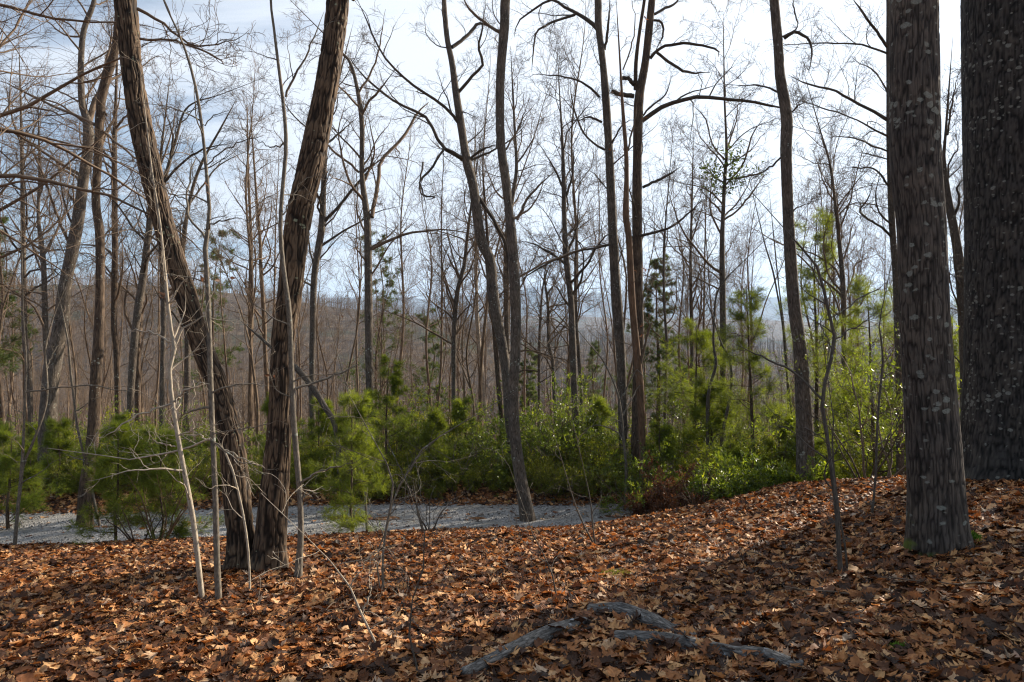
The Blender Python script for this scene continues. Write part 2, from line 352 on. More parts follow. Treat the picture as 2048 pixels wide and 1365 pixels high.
def leaf_mat(name, stops, rough=0.5, trans=0.35, tcol=(1.2, 1.3, 0.5), spec=0.4, mottled=0.0):
    m, nt, N, b, out = mat(name); L = nt.links
    at = N('ShaderNodeAttribute', attribute_name='rnd')
    rp = ramp(N, stops); L.new(at.outputs['Fac'], rp.inputs[0]); col = rp.outputs[0]
    if mottled:
        g = N('ShaderNodeTexCoord'); n = N('ShaderNodeTexNoise'); n.inputs['Scale'].default_value = 45; n.inputs['Detail'].default_value = 4; L.new(g.outputs['Object'], n.inputs['Vector'])
        r2 = ramp(N, [(0.3, (1 - mottled,) * 3), (0.7, (1 + mottled,) * 3)]); L.new(n.outputs['Fac'], r2.inputs[0])
        mm = N('ShaderNodeMixRGB', blend_type='MULTIPLY'); mm.inputs[0].default_value = 1; L.new(col, mm.inputs[1]); L.new(r2.outputs[0], mm.inputs[2]); col = mm.outputs[0]
    L.new(col, b.inputs['Base Color']); b.inputs['Roughness'].default_value = rough; b.inputs['Specular IOR Level'].default_value = spec
    tr = N('ShaderNodeBsdfTranslucent'); tm = N('ShaderNodeMixRGB', blend_type='MULTIPLY'); tm.inputs[0].default_value = 1; L.new(col, tm.inputs[1]); tm.inputs[2].default_value = (*tcol, 1)
    L.new(tm.outputs[0], tr.inputs['Color'])
    ms = N('ShaderNodeMixShader'); ms.inputs[0].default_value = trans
    L.new(b.outputs[0], ms.inputs[1]); L.new(tr.outputs[0], ms.inputs[2]); L.new(ms.outputs[0], out.inputs[0])
    return m
M['litter'] = leaf_mat('dead_oak_leaf', [(0.0, (0.016, 0.009, 0.006)), (0.28, (0.055, 0.024, 0.012)), (0.46, (0.18, 0.070, 0.026)), (0.62, (0.38, 0.165, 0.056)), (0.78, (0.54, 0.31, 0.135)), (0.93, (0.38, 0.30, 0.23)), (1.0, (0.20, 0.055, 0.028))], rough=0.62, trans=0.22, tcol=(1.3, 0.9, 0.6), spec=0.25, mottled=0.3)
M['laurel'] = leaf_mat('evergreen_shrub_leaf', [(0.0, (0.04, 0.058, 0.015)), (0.4, (0.095, 0.13, 0.028)), (0.8, (0.18, 0.22, 0.04)), (1.0, (0.30, 0.30, 0.05))], rough=0.35, trans=0.5, tcol=(1.7, 1.7, 0.4), spec=0.5)
M['laurel2'] = leaf_mat('yellowish_shrub_leaf', [(0.0, (0.06, 0.075, 0.015)), (0.4, (0.14, 0.165, 0.028)), (0.8, (0.25, 0.26, 0.042)), (1.0, (0.36, 0.32, 0.05))], rough=0.4, trans=0.5, tcol=(1.7, 1.6, 0.35), spec=0.4)
M['needle'] = leaf_mat('pine_needle', [(0.0, (0.06, 0.088, 0.020)), (0.5, (0.125, 0.165, 0.034)), (1.0, (0.22, 0.26, 0.05))], rough=0.5, trans=0.6, tcol=(1.7, 1.6, 0.45), spec=0.3)
M['needlefar'] = leaf_mat('far_pine_needle', [(0.0, (0.035, 0.06, 0.02)), (0.5, (0.07, 0.10, 0.028)), (1.0, (0.12, 0.14, 0.035))], rough=0.6, trans=0.35, tcol=(1.4, 1.4, 0.5), spec=0.3)
M['russet'] = leaf_mat('dead_clinging_leaf', [(0.0, (0.05, 0.025, 0.014)), (0.5, (0.13, 0.062, 0.034)), (1.0, (0.24, 0.13, 0.065))], rough=0.6, trans=0.4, tcol=(1.3, 0.9, 0.6), spec=0.3)
M['moss'] = leaf_mat('moss_frond', [(0.0, (0.10, 0.10, 0.02)), (0.5, (0.22, 0.20, 0.05)), (1.0, (0.34, 0.30, 0.09))], rough=0.8, trans=0.3, spec=0.2)
M['mossgreen'] = leaf_mat('green_moss_frond', [(0.0, (0.05, 0.10, 0.015)), (0.5, (0.12, 0.22, 0.03)), (1.0, (0.22, 0.32, 0.05))], rough=0.8, trans=0.3, spec=0.2)

def ground_mat():
    m, nt, N, b, out = mat('ground_soil_and_woodland'); L = nt.links
    g = N('ShaderNodeNewGeometry'); sp = N('ShaderNodeSeparateXYZ'); L.new(g.outputs['Position'], sp.inputs[0])
    # near: old leaves and humus
    vo = N('ShaderNodeTexVoronoi', feature='F1'); vo.inputs['Scale'].default_value = 14; L.new(g.outputs['Position'], vo.inputs['Vector'])
    s3 = N('ShaderNodeSeparateColor'); L.new(vo.outputs['Color'], s3.inputs[0])
    rp = ramp(N, [(0, (0.04, 0.022, 0.012)), (0.4, (0.13, 0.06, 0.028)), (0.75, (0.24, 0.12, 0.055)), (1, (0.32, 0.2, 0.12))]); L.new(s3.outputs[0], rp.inputs[0])
    # far: bare winter wood seen from above
    n2 = N('ShaderNodeTexNoise'); n2.inputs['Scale'].default_value = 0.09; n2.inputs['Detail'].default_value = 10; n2.inputs['Roughness'].default_value = 0.75
    mp2 = N('ShaderNodeMapping'); mp2.inputs['Scale'].default_value = (1.6, 1.0, 0.5); L.new(g.outputs['Position'], mp2.inputs[0]); L.new(mp2.outputs[0], n2.inputs['Vector'])
    rf_ = ramp(N, [(0.36, (0.04, 0.028, 0.018)), (0.5, (0.115, 0.08, 0.05)), (0.64, (0.23, 0.165, 0.105))]); L.new(n2.outputs['Fac'], rf_.inputs[0])
    n3 = N('ShaderNodeTexNoise'); n3.inputs['Scale'].default_value = 0.012; n3.inputs['Detail'].default_value = 5; L.new(g.outputs['Position'], n3.inputs['Vector'])
    rg = ramp(N, [(0.56, (0, 0, 0)), (0.64, (0.7, 0.7, 0.7))]); L.new(n3.outputs['Fac'], rg.inputs[0])
    ev = N('ShaderNodeMixRGB'); L.new(rg.outputs[0], ev.inputs[0]); L.new(rf_.outputs[0], ev.inputs[1]); ev.inputs[2].default_value = (0.055, 0.075, 0.03, 1)
    mr_ = N('ShaderNodeMapRange'); mr_.inputs['From Min'].default_value = 40; mr_.inputs['From Max'].default_value = 160; L.new(sp.outputs['Y'], mr_.inputs['Value'])
    mx = N('ShaderNodeMixRGB'); L.new(mr_.outputs[0], mx.inputs[0]); L.new(rp.outputs[0], mx.inputs[1]); L.new(ev.outputs[0], mx.inputs[2])
    L.new(mx.outputs[0], b.inputs['Base Color']); b.inputs['Roughness'].default_value = 0.9; b.inputs['Specular IOR Level'].default_value = 0.1
    nb = N('ShaderNodeTexNoise'); nb.inputs['Scale'].default_value = 0.35; nb.inputs['Detail'].default_value = 9; nb.inputs['Roughness'].default_value = 0.8; L.new(g.outputs['Position'], nb.inputs['Vector'])
    ds = N('ShaderNodeMath', operation='MULTIPLY'); L.new(mr_.outputs[0], ds.inputs[0]); ds.inputs[1].default_value = 7.0
    d2 = N('ShaderNodeMath', operation='ADD'); L.new(ds.outputs[0], d2.inputs[0]); d2.inputs[1].default_value = 0.05
    bp = N('ShaderNodeBump'); bp.inputs['Strength'].default_value = 0.9; L.new(d2.outputs[0], bp.inputs['Distance']); L.new(nb.outputs['Fac'], bp.inputs['Height']); L.new(bp.outputs[0], b.inputs['Normal'])
    return m
M['ground'] = ground_mat()
def gravel_mat():
    m, nt, N, b, out = mat('grey_gravel'); L = nt.links
    g = N('ShaderNodeNewGeometry')
    vo = N('ShaderNodeTexVoronoi', feature='F1'); vo.inputs['Scale'].default_value = 38; L.new(g.outputs['Position'], vo.inputs['Vector'])
    s3 = N('ShaderNodeSeparateColor'); L.new(vo.outputs['Color'], s3.inputs[0])
    rp = ramp(N, [(0, (0.13, 0.127, 0.122)), (0.5, (0.23, 0.225, 0.218)), (1, (0.35, 0.343, 0.333))]); L.new(s3.outputs[0], rp.inputs[0])
    n = N('ShaderNodeTexNoise'); n.inputs['Scale'].default_value = 1.2; n.inputs['Detail'].default_value = 5; L.new(g.outputs['Position'], n.inputs['Vector'])
    r2 = ramp(N, [(0.35, (0.8, 0.78, 0.74)), (0.65, (1.1, 1.1, 1.12))]); L.new(n.outputs['Fac'], r2.inputs[0])
    mm = N('ShaderNodeMixRGB', blend_type='MULTIPLY'); mm.inputs[0].default_value = 1; L.new(rp.outputs[0], mm.inputs[1]); L.new(r2.outputs[0], mm.inputs[2])
    L.new(mm.outputs[0], b.inputs['Base Color']); b.inputs['Roughness'].default_value = 0.8
    bp = N('ShaderNodeBump'); bp.inputs['Strength'].default_value = 0.9; bp.inputs['Distance'].default_value = 0.02; bp.invert = True; L.new(vo.outputs['Distance'], bp.inputs['Height']); L.new(bp.outputs[0], b.inputs['Normal'])
    return m
M['gravel'] = gravel_mat()

# ------------------------------------------------------------------ ground sheet (to the horizon)
def grid_mesh(name, X, Y, Z, m):
    a, b = X.shape
    V = np.stack([X, Y, Z], axis=-1).reshape(-1, 3)
    i = np.arange(a - 1)[:, None] * b + np.arange(b - 1)[None, :]
    Q = np.stack([i, i + b, i + b + 1, i + 1], axis=-1).reshape(-1, 4)
    return mesh_np(name, V, Q, mat=m)
ths = np.concatenate([np.linspace(-180, -46, 60)[:-1], np.linspace(-46, 46, 520), np.linspace(46, 180, 60)[1:]])
rs = np.concatenate([np.linspace(0.01, 20, 200), 20 * (9500 / 20) ** np.linspace(0, 1, 330)[1:]])
TH, RS = np.meshgrid(np.radians(ths), rs, indexing='ij')
GX, GY = np.sin(TH) * RS, np.cos(TH) * RS
gnd = grid_mesh('ground', GX, GY, ground_z(GX, GY), M['ground']); tag(gnd, kind='structure')

# gravel road, a sheet above the ground
xs = np.linspace(-34, 34, 340); vs = np.linspace(0, 1, 34)
XX, VV = np.meshgrid(xs, vs, indexing='ij')
y0 = edge_near(XX) + 0.75 + 0.08 * vnoise(XX * 3, XX * 0 + 3); y1 = road_far(XX) + 0.12 * fbm(XX * 1.7, XX * 0 + 8, o=3)
YY = y0 + (y1 - y0) * VV
ZZ = np.maximum(ground_z(XX, YY), ROAD_Z - 0.03) + 0.035 + 0.012 * vnoise(XX * 4, YY * 4) - 0.035 * (np.exp(-((VV - .27) / .07) ** 2) + np.exp(-((VV - .68) / .07) ** 2)) * (1 + .3 * vnoise(XX * 2, YY))
road = grid_mesh('gravel_road', XX, YY, ZZ, M['gravel']); tag(road, kind='structure')
rng = np.random.default_rng(3)
def gravel_stones():
    n = 9000
    x = rng.uniform(-14, 7, n); v = rng.beta(0.8, 0.8, n)
    a = edge_near(x) + 0.7; b_ = road_far(x) + 0.15
    y = a + (b_ - a) * v; z = np.maximum(ground_z(x, y), ROAD_Z - 0.03) + 0.035
    s = rng.uniform(0.010, 0.026, n)
    base = np.array([[1, 0, 0], [0, 1, 0], [-1, 0, 0], [0, -1, 0], [0, 0, 0.8], [0, 0, -0.8]], float)
    V = base[None] * (0.6 + 0.8 * rng.random((n, 6, 3))) * s[:, None, None]
    a_ = rng.random(n) * 6.28; c, s_ = np.cos(a_), np.sin(a_)
    V = np.stack([V[..., 0] * c[:, None] - V[..., 1] * s_[:, None], V[..., 0] * s_[:, None] + V[..., 1] * c[:, None], V[..., 2]], -1)
    V = V + np.stack([x, y, z], -1)[:, None]
    t = np.array([[0, 1, 4], [1, 2, 4], [2, 3, 4], [3, 0, 4], [1, 0, 5], [2, 1, 5], [3, 2, 5], [0, 3, 5]])
    T = (np.arange(n) * 6)[:, None, None] + t[None]
    o = mesh_np('gravel', V.reshape(-1, 3), tris=T.reshape(-1, 3), mat=M['gravel'], smooth=False)
    tag(o, 'loose grey gravel stones scattered over the road', 'gravel', kind='stuff')
gravel_stones()

# ------------------------------------------------------------------ leaf litter
def leaf_template(st, widths, rg):
    """lobed oak leaf: midrib plus both margins; bent, cupped and curled"""
    n = len(st); s = np.array(st); w = np.array(widths)
    wl_ = w * rg.uniform(0.8, 1.2, n); wr_ = w * rg.uniform(0.8, 1.2, n)
    fwd = 0.10 * (w > 0.2)
    bend = rg.uniform(-1.2, 1.6); cup = rg.uniform(-0.7, 1.2); tw = rg.uniform(-1.2, 1.2)
    def shape(u, v):
        a = bend * (u - 0.5); x = np.sin(a) / bend if abs(bend) > 1e-3 else u - 0.5
        z = (1 - np.cos(a)) / bend
        z = z + cup * v * v * 1.6 + tw * v * (u - 0.5)
        vv = v * (1 - 0.25 * abs(cup) * np.abs(v) * 2)
        return np.stack([x, vv, z], -1)
    zo = rg.uniform(-0.03, 0.03, n)
    Lf = shape(s + fwd, -wl_); C_ = shape(s, 0 * s); Rt = shape(s + fwd, wr_)
    Lf[:, 2] += zo; Rt[:, 2] -= zo
    V = np.concatenate([Lf, C_, Rt])
    T = []
    for i in range(n - 1):
        a, b, c, d = i, i + 1, n + i + 1, n + i; T += [[a, d, c], [a, c, b]]
        a, b, c, d = n + i, n + i + 1, 2 * n + i + 1, 2 * n + i; T += [[a, d, c], [a, c, b]]
    return V, np.array(T)
ST1 = [0, .10, .2, .30, .40, .50, .60, .70, .80, .90, 1.0]
WD1 = [[.012, .03, .19, .07, .33, .10, .38, .12, .27, .13, .0], [.01, .04, .13, .09, .26, .12, .34, .16, .30, .18, .03], [.01, .10, .2, .26, .30, .31, .30, .26, .2, .11, .0], [.012, .05, .28, .05, .36, .05, .30, .07, .22, .10, .0]]
ST2 = [0, .2, .35, .55, .75, 1.0]; WD2 = [[.01, .2, .09, .34, .12, .0], [.01, .14, .3, .2, .28, .02], [.02, .3, .1, .32, .16, .0]]
def scatter_leaves(x, y, size, st, wd, seed, lift=(0.0, 0.045), tilt=0.38, nt=16):
    rg = np.random.default_rng(seed); Vs, Ts, As = [], [], []; off = 0
    z = ground_z(x, y)
    e = 0.05; nx = -(ground_z(x + e, y) - z) / e; ny = -(ground_z(x, y + e) - z) / e
    which = rg.integers(0, nt, len(x))
    for k in range(nt):
        V, T = leaf_template(st, wd[k % len(wd)], rg)
        i = np.nonzero(which == k)[0]; m = len(i)
        if not m: continue
        s = size[i] * rg.uniform(0.6, 1.35, m)
        nrm = norm(np.stack([nx[i], ny[i], np.ones(m)], -1) + rg.normal(size=(m, 3)) * tilt * np.array([1, 1, .3]) * rg.uniform(.2, 1.2, (m, 1)))
        flip = np.where(rg.random(m) < 0.5, -1., 1.)[:, None]
        a = rg.random(m) * 6.283; t = np.stack([np.cos(a), np.sin(a), 0 * a], -1)
        t = norm(t - (t * nrm).sum(1, keepdims=True) * nrm); bi = np.cross(nrm, t); nn = nrm * flip
        P3 = (V[None, :, 0:1] * t[:, None] + V[None, :, 1:2] * bi[:, None] + V[None, :, 2:3] * nn[:, None]) * s[:, None, None]
        P3 = P3 + np.stack([x[i], y[i], z[i] + 0.012 + rg.uniform(lift[0], lift[1], m)], -1)[:, None]
        Vs.append(P3.reshape(-1, 3)); Ts.append((off + np.arange(m)[:, None, None] * len(V) + T[None]).reshape(-1, 3)); off += m * len(V)
        c = rg.beta(1.7, 1.9, m) * 0.93 + 0.09 * (rg.random(m) < 0.06)
        As.append(np.repeat(np.clip(c, 0, 1), len(V)))
    return np.concatenate(Vs), np.concatenate(Ts), np.concatenate(As)
def litter():
    rg = np.random.default_rng(11); parts = []
    def wedge(n, ya, yb, slope, pad):
        y = np.sqrt(rg.uniform(ya * ya, yb * yb, n)); x = rg.uniform(-1, 1, n) * (y * slope + pad); return x, y
    x, y = wedge(54000, 2.4, 6.2, 0.80, 0.5)
    parts.append(scatter_leaves(x, y, np.full(len(x), 0.100), ST1, WD1, 21, lift=(0, 0.055)))
    x, y = wedge(98000, 6.0, 11.6, 0.82, 0.8)
    k = y < edge_near(x) + 0.55 + 0.25 * vnoise(x * 2.2, y * 0) + 0.25 * rg.normal(size=len(x)) ** 2 * 0.5; x, y = x[k], y[k]
    parts.append(scatter_leaves(x, y, np.full(len(x), 0.105), ST2, WD2, 22))
    # bank beyond the road, and strays on the gravel
    n = 26000; x = rg.uniform(-16, 13, n); y = road_far(x) - 0.15 + rg.exponential(1.1, n) ** 0.9 - 0.25 * rg.random(n)
    k = y < 19; x, y = x[k], y[k]; parts.append(scatter_leaves(x, y, np.full(len(x), 0.13), ST2, WD2, 23))
    n = 700; x = rg.uniform(-11, 5, n); y = 11.3 + 3.8 * rg.beta(.6, .6, n); parts.append(scatter_leaves(x, y, np.full(n, 0.12), ST2, WD2, 24, lift=(0.02, 0.03), tilt=.2))
    # leaves blown over the three logs
    lp = []
    for seg in (((1175, 1240), (1300, 1268), (1440, 1302)), ((1228, 1290), (1400, 1318), (1600, 1362)), ((925, 1365), (1060, 1305), (1175, 1262))):
        for k in range(26):
            t_ = rg.random() * 1.999; i_ = int(t_); f_ = t_ - i_; px = seg[i_][0] * (1 - f_) + seg[i_ + 1][0] * f_; py = seg[i_][1] * (1 - f_) + seg[i_ + 1][1] * f_
            Y_ = hit(px, py); lp.append(((px - 1024) / F * Y_ + rg.normal() * .03, Y_ + rg.normal() * .05))
    lp = np.array(lp); parts.append(scatter_leaves(lp[:, 0], lp[:, 1], np.full(len(lp), 0.115), ST1, WD1, 26, lift=(0.05, 0.085), tilt=.5))
    # a step outside the frame
    n = 9000; x = rg.uniform(-9, 9, n); y = rg.uniform(-3, 3, n); parts.append(scatter_leaves(x, y, np.full(n, 0.15), ST2, WD2, 25))
    V, T, A, off = [], [], [], 0
    for a, b_, c in parts: V.append(a); T.append(b_ + off); A.append(c); off += len(a)
    o = mesh_np('leaf_litter', np.concatenate(V), tris=np.concatenate(T), mat=M['litter'], attrs={'rnd': np.concatenate(A)}, smooth=False)
    tag(o, 'deep carpet of curled brown and orange oak leaves over the woodland floor', 'fallen leaves', kind='stuff')
litter()

# ------------------------------------------------------------------ traced trees
def furrowed(name, path, rad, sides, m, parent, depth, us, vs_, seed, flare=None):
    V, Q, B, off = tubes(path[None], rad[None], sides)
    n = len(path); rr = np.repeat(rad, sides)
    s = vs_; u = us
    wx = fbm(B[:, 0] * 6 + seed, B[:, 1] * 6, B[:, 2] * 2.5, o=3)
    a = vnoise(B[:, 0] * u + seed + wx * 1.4, B[:, 1] * u + wx, B[:, 2] * s + wx)
    b_ = vnoise(B[:, 0] * u * 1.9 + seed * 2 + 40, B[:, 1] * u * 1.9, B[:, 2] * s * 1.6)
    f = np.clip(np.abs(a) * 3.0, 0, 1) ** 0.8 * (0.55 + 0.45 * np.clip(np.abs(b_) * 3, 0, 1))
    big = fbm(B[:, 0] * 5, B[:, 1] * 5, B[:, 2] * 1.2 + seed, o=3)
    V = V + off * ((f - 0.5) * depth + big * depth * 0.9)[:, None]
    if flare:
        ang = np.tile(np.arange(sides) / sides * 2 * np.pi, n)
        hh = np.repeat(np.concatenate([[0], np.cumsum(np.linalg.norm(np.diff(path, axis=0), axis=1))]), sides)
        lob = 0.5 + 0.5 * np.sin(ang * flare[0] + seed) + 0.3 * np.sin(ang * (flare[0] + 2) + 1.3 * seed)
        V = V + off * (lob * rr * flare[1] * np.exp(-hh / flare[2]))[:, None]
    return mesh_np(name, V, Q, mat=m, parent=parent, attrs={'bark': B, 'furrow': f})
def stem_path(px_pts, Y0, lean=0.0, ext=0.0, rng_=None, foot=True, flare=1.25, step=0.15):
    """pixel path (px, py, width) listed from the base upwards, at depth Y0"""
    pts = []
    for k, (px, py, w) in enumerate(px_pts):
        Y = Y0 + lean * k / max(1, len(px_pts) - 1)
        p = P(px, py, Y); pts.append([*p, w * 0.5 * Y / F / math.hypot(1, (px - 1024) / F)])
    pts = np.array(pts)
    if foot:
        g = gz(pts[0, 0], pts[0, 1])
        if pts[0, 2] > g + 0.05:
            dx = (pts[0, 0] - pts[1, 0]) / max(0.3, pts[1, 2] - pts[0, 2]) * 0.3
            h = pts[0, 2] - g
            pts = np.vstack([[pts[0, 0] + np.clip(dx, -.1, .1) * min(h, 2), pts[0, 1], g - 0.1, pts[0, 3] * (1.15 if h > 0.5 else 1.05)], pts])
        else:
            pts[0, 2] = min(pts[0, 2], g); pts = np.vstack([[pts[0, 0], pts[0, 1], pts[0, 2] - 0.12, pts[0, 3] * 1.05], pts])
    if ext > 0:
        d = norm(pts[-1, :3] - pts[-2, :3]); r = pts[-1, 3]; p = pts[-1, :3].copy()
        m = max(3, int(ext / 0.9))
        for k in range(m):
            d = norm(d + rng_.normal(size=3) * 0.07 + np.array([0, 0, 0.05])); p = p + d * ext / m
            pts = np.vstack([pts, [*p, max(0.012, r * (1 - (k + 1) / m) ** 0.9)]])
    else:
        # thin out to a real tip
        d = norm(pts[-1, :3] - pts[-2, :3]); r = pts[-1, 3]; L_ = min(1.6, 0.07 * Y0 + 60 * r)
        for f in (0.5, 1.0): pts = np.vstack([pts, [*(pts[-1, :3] + d * L_ * 0.5), r * (1 - f) + 0.0015]])
    Ltot = np.linalg.norm(np.diff(pts[:, :3], axis=0), axis=1).sum()
    q = resample(pts, max(8, int(Ltot / step)))
    if foot:
        hh = np.concatenate([[0], np.cumsum(np.linalg.norm(np.diff(q[:, :3], axis=0), axis=1))])
        q[:, 3] *= 1 + (flare - 1) * np.exp(-hh / 0.28)
    return q
def fixn(q, n): return resample(q[:: max(1, len(q) // 24)] if len(q) > 48 else q, n)

def traced(name, label, cat, stems, Y=None, limbs=(), m='grey', tw='twig', ext=0.0, seed=1, near=None, n_limb=10, t_limb=(0.35, 0.98), limb_len=1.6,
           n_br=8, n_tw=6, ang=(30, 75), lean=0.0, sides=12, group=None, rmin=0.003, trop=0.06, n_fine=2, leaves=None, flare=1.25, twl=1.0, limb_ext=0.0):
    rg = np.random.default_rng(seed)
    if Y is None: Y = hit(stems[0][0][0], stems[0][0][1])
    qs = []
    for si, st in enumerate(stems):
        foot = si == 0 or st[0][1] > 930
        top = st[-1][1] <= 5
        qs.append(stem_path(st, Y + 0.05 * si, lean=lean * (1 if si == 0 else -0.7), ext=ext if top else 0.0, rng_=rg, foot=foot, flare=flare, step=(0.014 if near[0] > 100 else 0.03) if near else 0.15))
    b0 = qs[0][0, :3].copy(); b0[2] = gz(b0[0], b0[1])
    root = empty(name, b0, label, cat, group)
    for si, q in enumerate(qs):
        loc = q[:, :3] - b0
        if near:
            furrowed('trunk', loc, q[:, 3], near[0], M[m], root, near[1], near[2], near[3], seed + si * 7, flare=near[4] if len(near) > 4 else None)
        else:
            # slight natural irregularity in girth and line
            h = np.arange(len(q)) * 0.15
            q[:, 3] *= 1 + 0.07 * vnoise(h * 1.7 + seed, h * 0 + si)
            t = Tubes(); t.add(loc[None], q[None, :, 3], sides); t.build('trunk', M[m], root)
    tb = Tubes()
    LP, LR = [], []
    for lb in limbs:
        # start depth = the stem's
        pts = []; drift = rg.uniform(-1.0, 1.0); cum = 0
        for k, (px, py, w) in enumerate(lb):
            if k: cum += math.hypot(px - lb[k - 1][0], py - lb[k - 1][1]) * Y / F
            yy = Y + drift * cum * 0.6; p = P(px, py, yy); pts.append([*p, w * 0.5 * yy / F / math.hypot(1, (px - 1024) / F) * (1 if k < len(lb) - 1 or lb[0][2] - w < 2.5 and w > 6 else 0.35)])
        q = resample(np.array(pts), 14); LP.append(q[:, :3] - b0); LR.append(q[:, 3])
    if LP:
        LP = np.array(LP); LR = np.array(LR)
        LP = LP + rg.normal(size=LP.shape) * 0.007 * (np.arange(14) > 0)[None, :, None]
    else: LP = np.zeros((0, 14, 3)); LR = np.zeros((0, 14))
    # procedural limbs
    if n_limb:
        for si, q in enumerate(qs):
            f = fixn(q, 24); tl = np.linalg.norm(np.diff(f[:, :3], axis=0), axis=1).sum()
            c = n_limb if si == 0 else max(2, n_limb // 2)
            a, r_ = grow(rg, (f[:, :3] - b0)[None], f[None, :, 3], c, t_limb[0], t_limb[1], ang,
                         lambda t, pl, n: limb_len * (1.25 - 0.75 * t) * rg.uniform(0.5, 1.3, n), 14, wig=0.125, trop=trop, rk=0.014, rmin=rmin * 1.3, rfrac=0.5)
            LP = np.concatenate([LP, a]); LR = np.concatenate([LR, r_])
    if len(LP):
        tb.add(LP, LR, 7)
        b1, r1 = grow(rg, LP, LR, n_br, 0.15, 0.98, (25, 65), lambda t, pl, n: np.clip(pl * 0.45, 0.25, 2.2) * (1.15 - 0.7 * t) * rg.uniform(0.5, 1.3, n), 9, wig=0.2, trop=trop * 0.8, rk=0.010, rmin=rmin * 1.1, rfrac=0.62)
        tb.add(b1, r1, 5)
        b2, r2 = grow(rg, b1, r1, n_tw, 0.15, 0.98, (25, 60), lambda t, pl, n: np.clip(pl * 0.5, 0.15, 0.8) * twl * (1.15 - 0.6 * t) * rg.uniform(0.5, 1.3, n), 6, wig=0.2, trop=trop * 0.6, rk=0.009, rmin=rmin * 0.9, rfrac=0.7)
        tb.add(b2, r2, 3)
        if n_fine:
            b3, r3 = grow(rg, b2, r2, n_fine, 0.15, 0.95, (25, 60), lambda t, pl, n: np.clip(pl * 0.55, 0.1, 0.4) * twl * rg.uniform(0.5, 1.3, n), 4, wig=0.18, trop=0.03, rk=0.008, rmin=rmin * 0.75, rfrac=0.8)
            tb.add(b3, r3, 3)
        tb.build('crown', M[tw], root)
        if leaves:
            ends = b2[rg.random(len(b2)) < leaves][:, -1]
            if len(ends):
                leaf_cloud('clinging_leaves', ends, rg, root, M['russet'], n_per=2, size=0.09, spread=0.05)
    return root

def leaf_cloud(name, centres, rg, parent, m, n_per=8, size=0.08, spread=0.06, aspect=0.36, up=0.4, axis=None):
    n = len(centres) * n_per
    c = np.repeat(centres, n_per, axis=0) + rg.normal(size=(n, 3)) * spread * 0.4
    d = norm(rg.normal(size=(n, 3)) + np.array([0, 0, up]))
    if axis is not None: d = norm(d + np.repeat(axis, n_per, axis=0) * 0.6)
    s = norm(np.cross(d, rg.normal(size=(n, 3)))); nn = np.cross(d, s)
    L = size * rg.uniform(0.6, 1.25, n)[:, None]; w = L * aspect * 0.5
    p0 = c; p1 = c + d * L * 0.45 + s * w + nn * w * 0.35; p2 = c + d * L - nn * L * 0.08; p3 = c + d * L * 0.45 - s * w + nn * w * 0.35
    V = np.stack([p0, p1, p2, p3], 1).reshape(-1, 3)
    b = np.arange(n)[:, None] * 4
    T = np.concatenate([b + np.array([[0, 1, 2]]), b + np.array([[0, 2, 3]])])
    clump = np.repeat(rg.random(len(centres)), n_per)
    a = np.repeat(np.clip(0.55 * clump + 0.45 * rg.random(n), 0, 1), 4)
    return mesh_np(name, V, tris=T, mat=m, parent=parent, attrs={'rnd': a}, smooth=False)

def needles(name, par, rad, rg, parent, m, per=22, length=0.10, width=0.0035, t0=0.35, fwd=0.9, droop=0.0):
    B, n, _ = par.shape; M_ = B * per
    idx = np.repeat(np.arange(B), per); t = t0 + (1 - t0) * rg.random(M_) ** 0.7
    f = t * (n - 1); i0 = np.minimum(f.astype(int), n - 2); w = (f - i0)[:, None]
    c = par[idx, i0] * (1 - w) + par[idx, i0 + 1] * w; tan = norm(par[idx, i0 + 1] - par[idx, i0])
    d = norm(tan * fwd + norm(rg.normal(size=(M_, 3))) * 0.85 - np.array([0, 0, droop]))
    s = norm(np.cross(d, rg.normal(size=(M_, 3))))
    L = length * rg.uniform(0.65, 1.2, M_)[:, None]
    V = np.stack([c - s * width * 0.5, c + s * width * 0.5, c + d * L], 1).reshape(-1, 3)
    T = np.arange(M_ * 3).reshape(-1, 3)
    a = np.repeat(np.clip(0.6 * rg.random(B)[idx] + 0.4 * rg.random(M_), 0, 1), 3)
    return mesh_np(name, V, tris=T, mat=m, parent=parent, attrs={'rnd': a}, smooth=False)


T = 'tree'; S = 'sapling'
# --- the near trunks
traced('double_trunk_oak', 'furrowed brown oak forking at the ground into two big diverging stems', T,
  [[(538,1150,66),(541,1080,60),(549,980,56),(560,830,48),(566,683,46),(578,600,48),(595,450,50),(628,300,48),(656,150,44),(676,0,44)],
   [(478,1150,56),(482,1083,50),(473,983,51),(462,883,48),(438,783,43),(400,683,42),(374,600,44),(328,450,44),(292,300,46),(265,150,43),(250,0,46)]],
  limbs=[[(275,18,8),(330,50,6),(390,90,4),(470,80,2),(500,60,2)],[(280,78,6),(360,85,5),(430,115,4),(450,135,3)],[(705,0,10),(720,-20,8),(760,-60,7)]],
  m='oak', near=(150, 0.014, 64, 8.0, (3, 0.50, 0.26)), ext=9, seed=5, n_limb=9, t_limb=(0.62, 0.98), limb_len=2.2, flare=1.12)
traced('lichened_maple', 'thick straight trunk with pale lichen discs and moss at its foot', T,
  [[(1879,1108,124),(1874,1033,117),(1866,883,111),(1851,683,105),(1847,600,102),(1842,450,101),(1830,300,104),(1827,0,99),(1825,-40,98)]],
  m='maple', near=(190, 0.006, 85, 9, (5, 0.42, 0.17)), ext=9, seed=9, n_limb=8, t_limb=(0.55, 0.98), limb_len=2.4, flare=1.1)
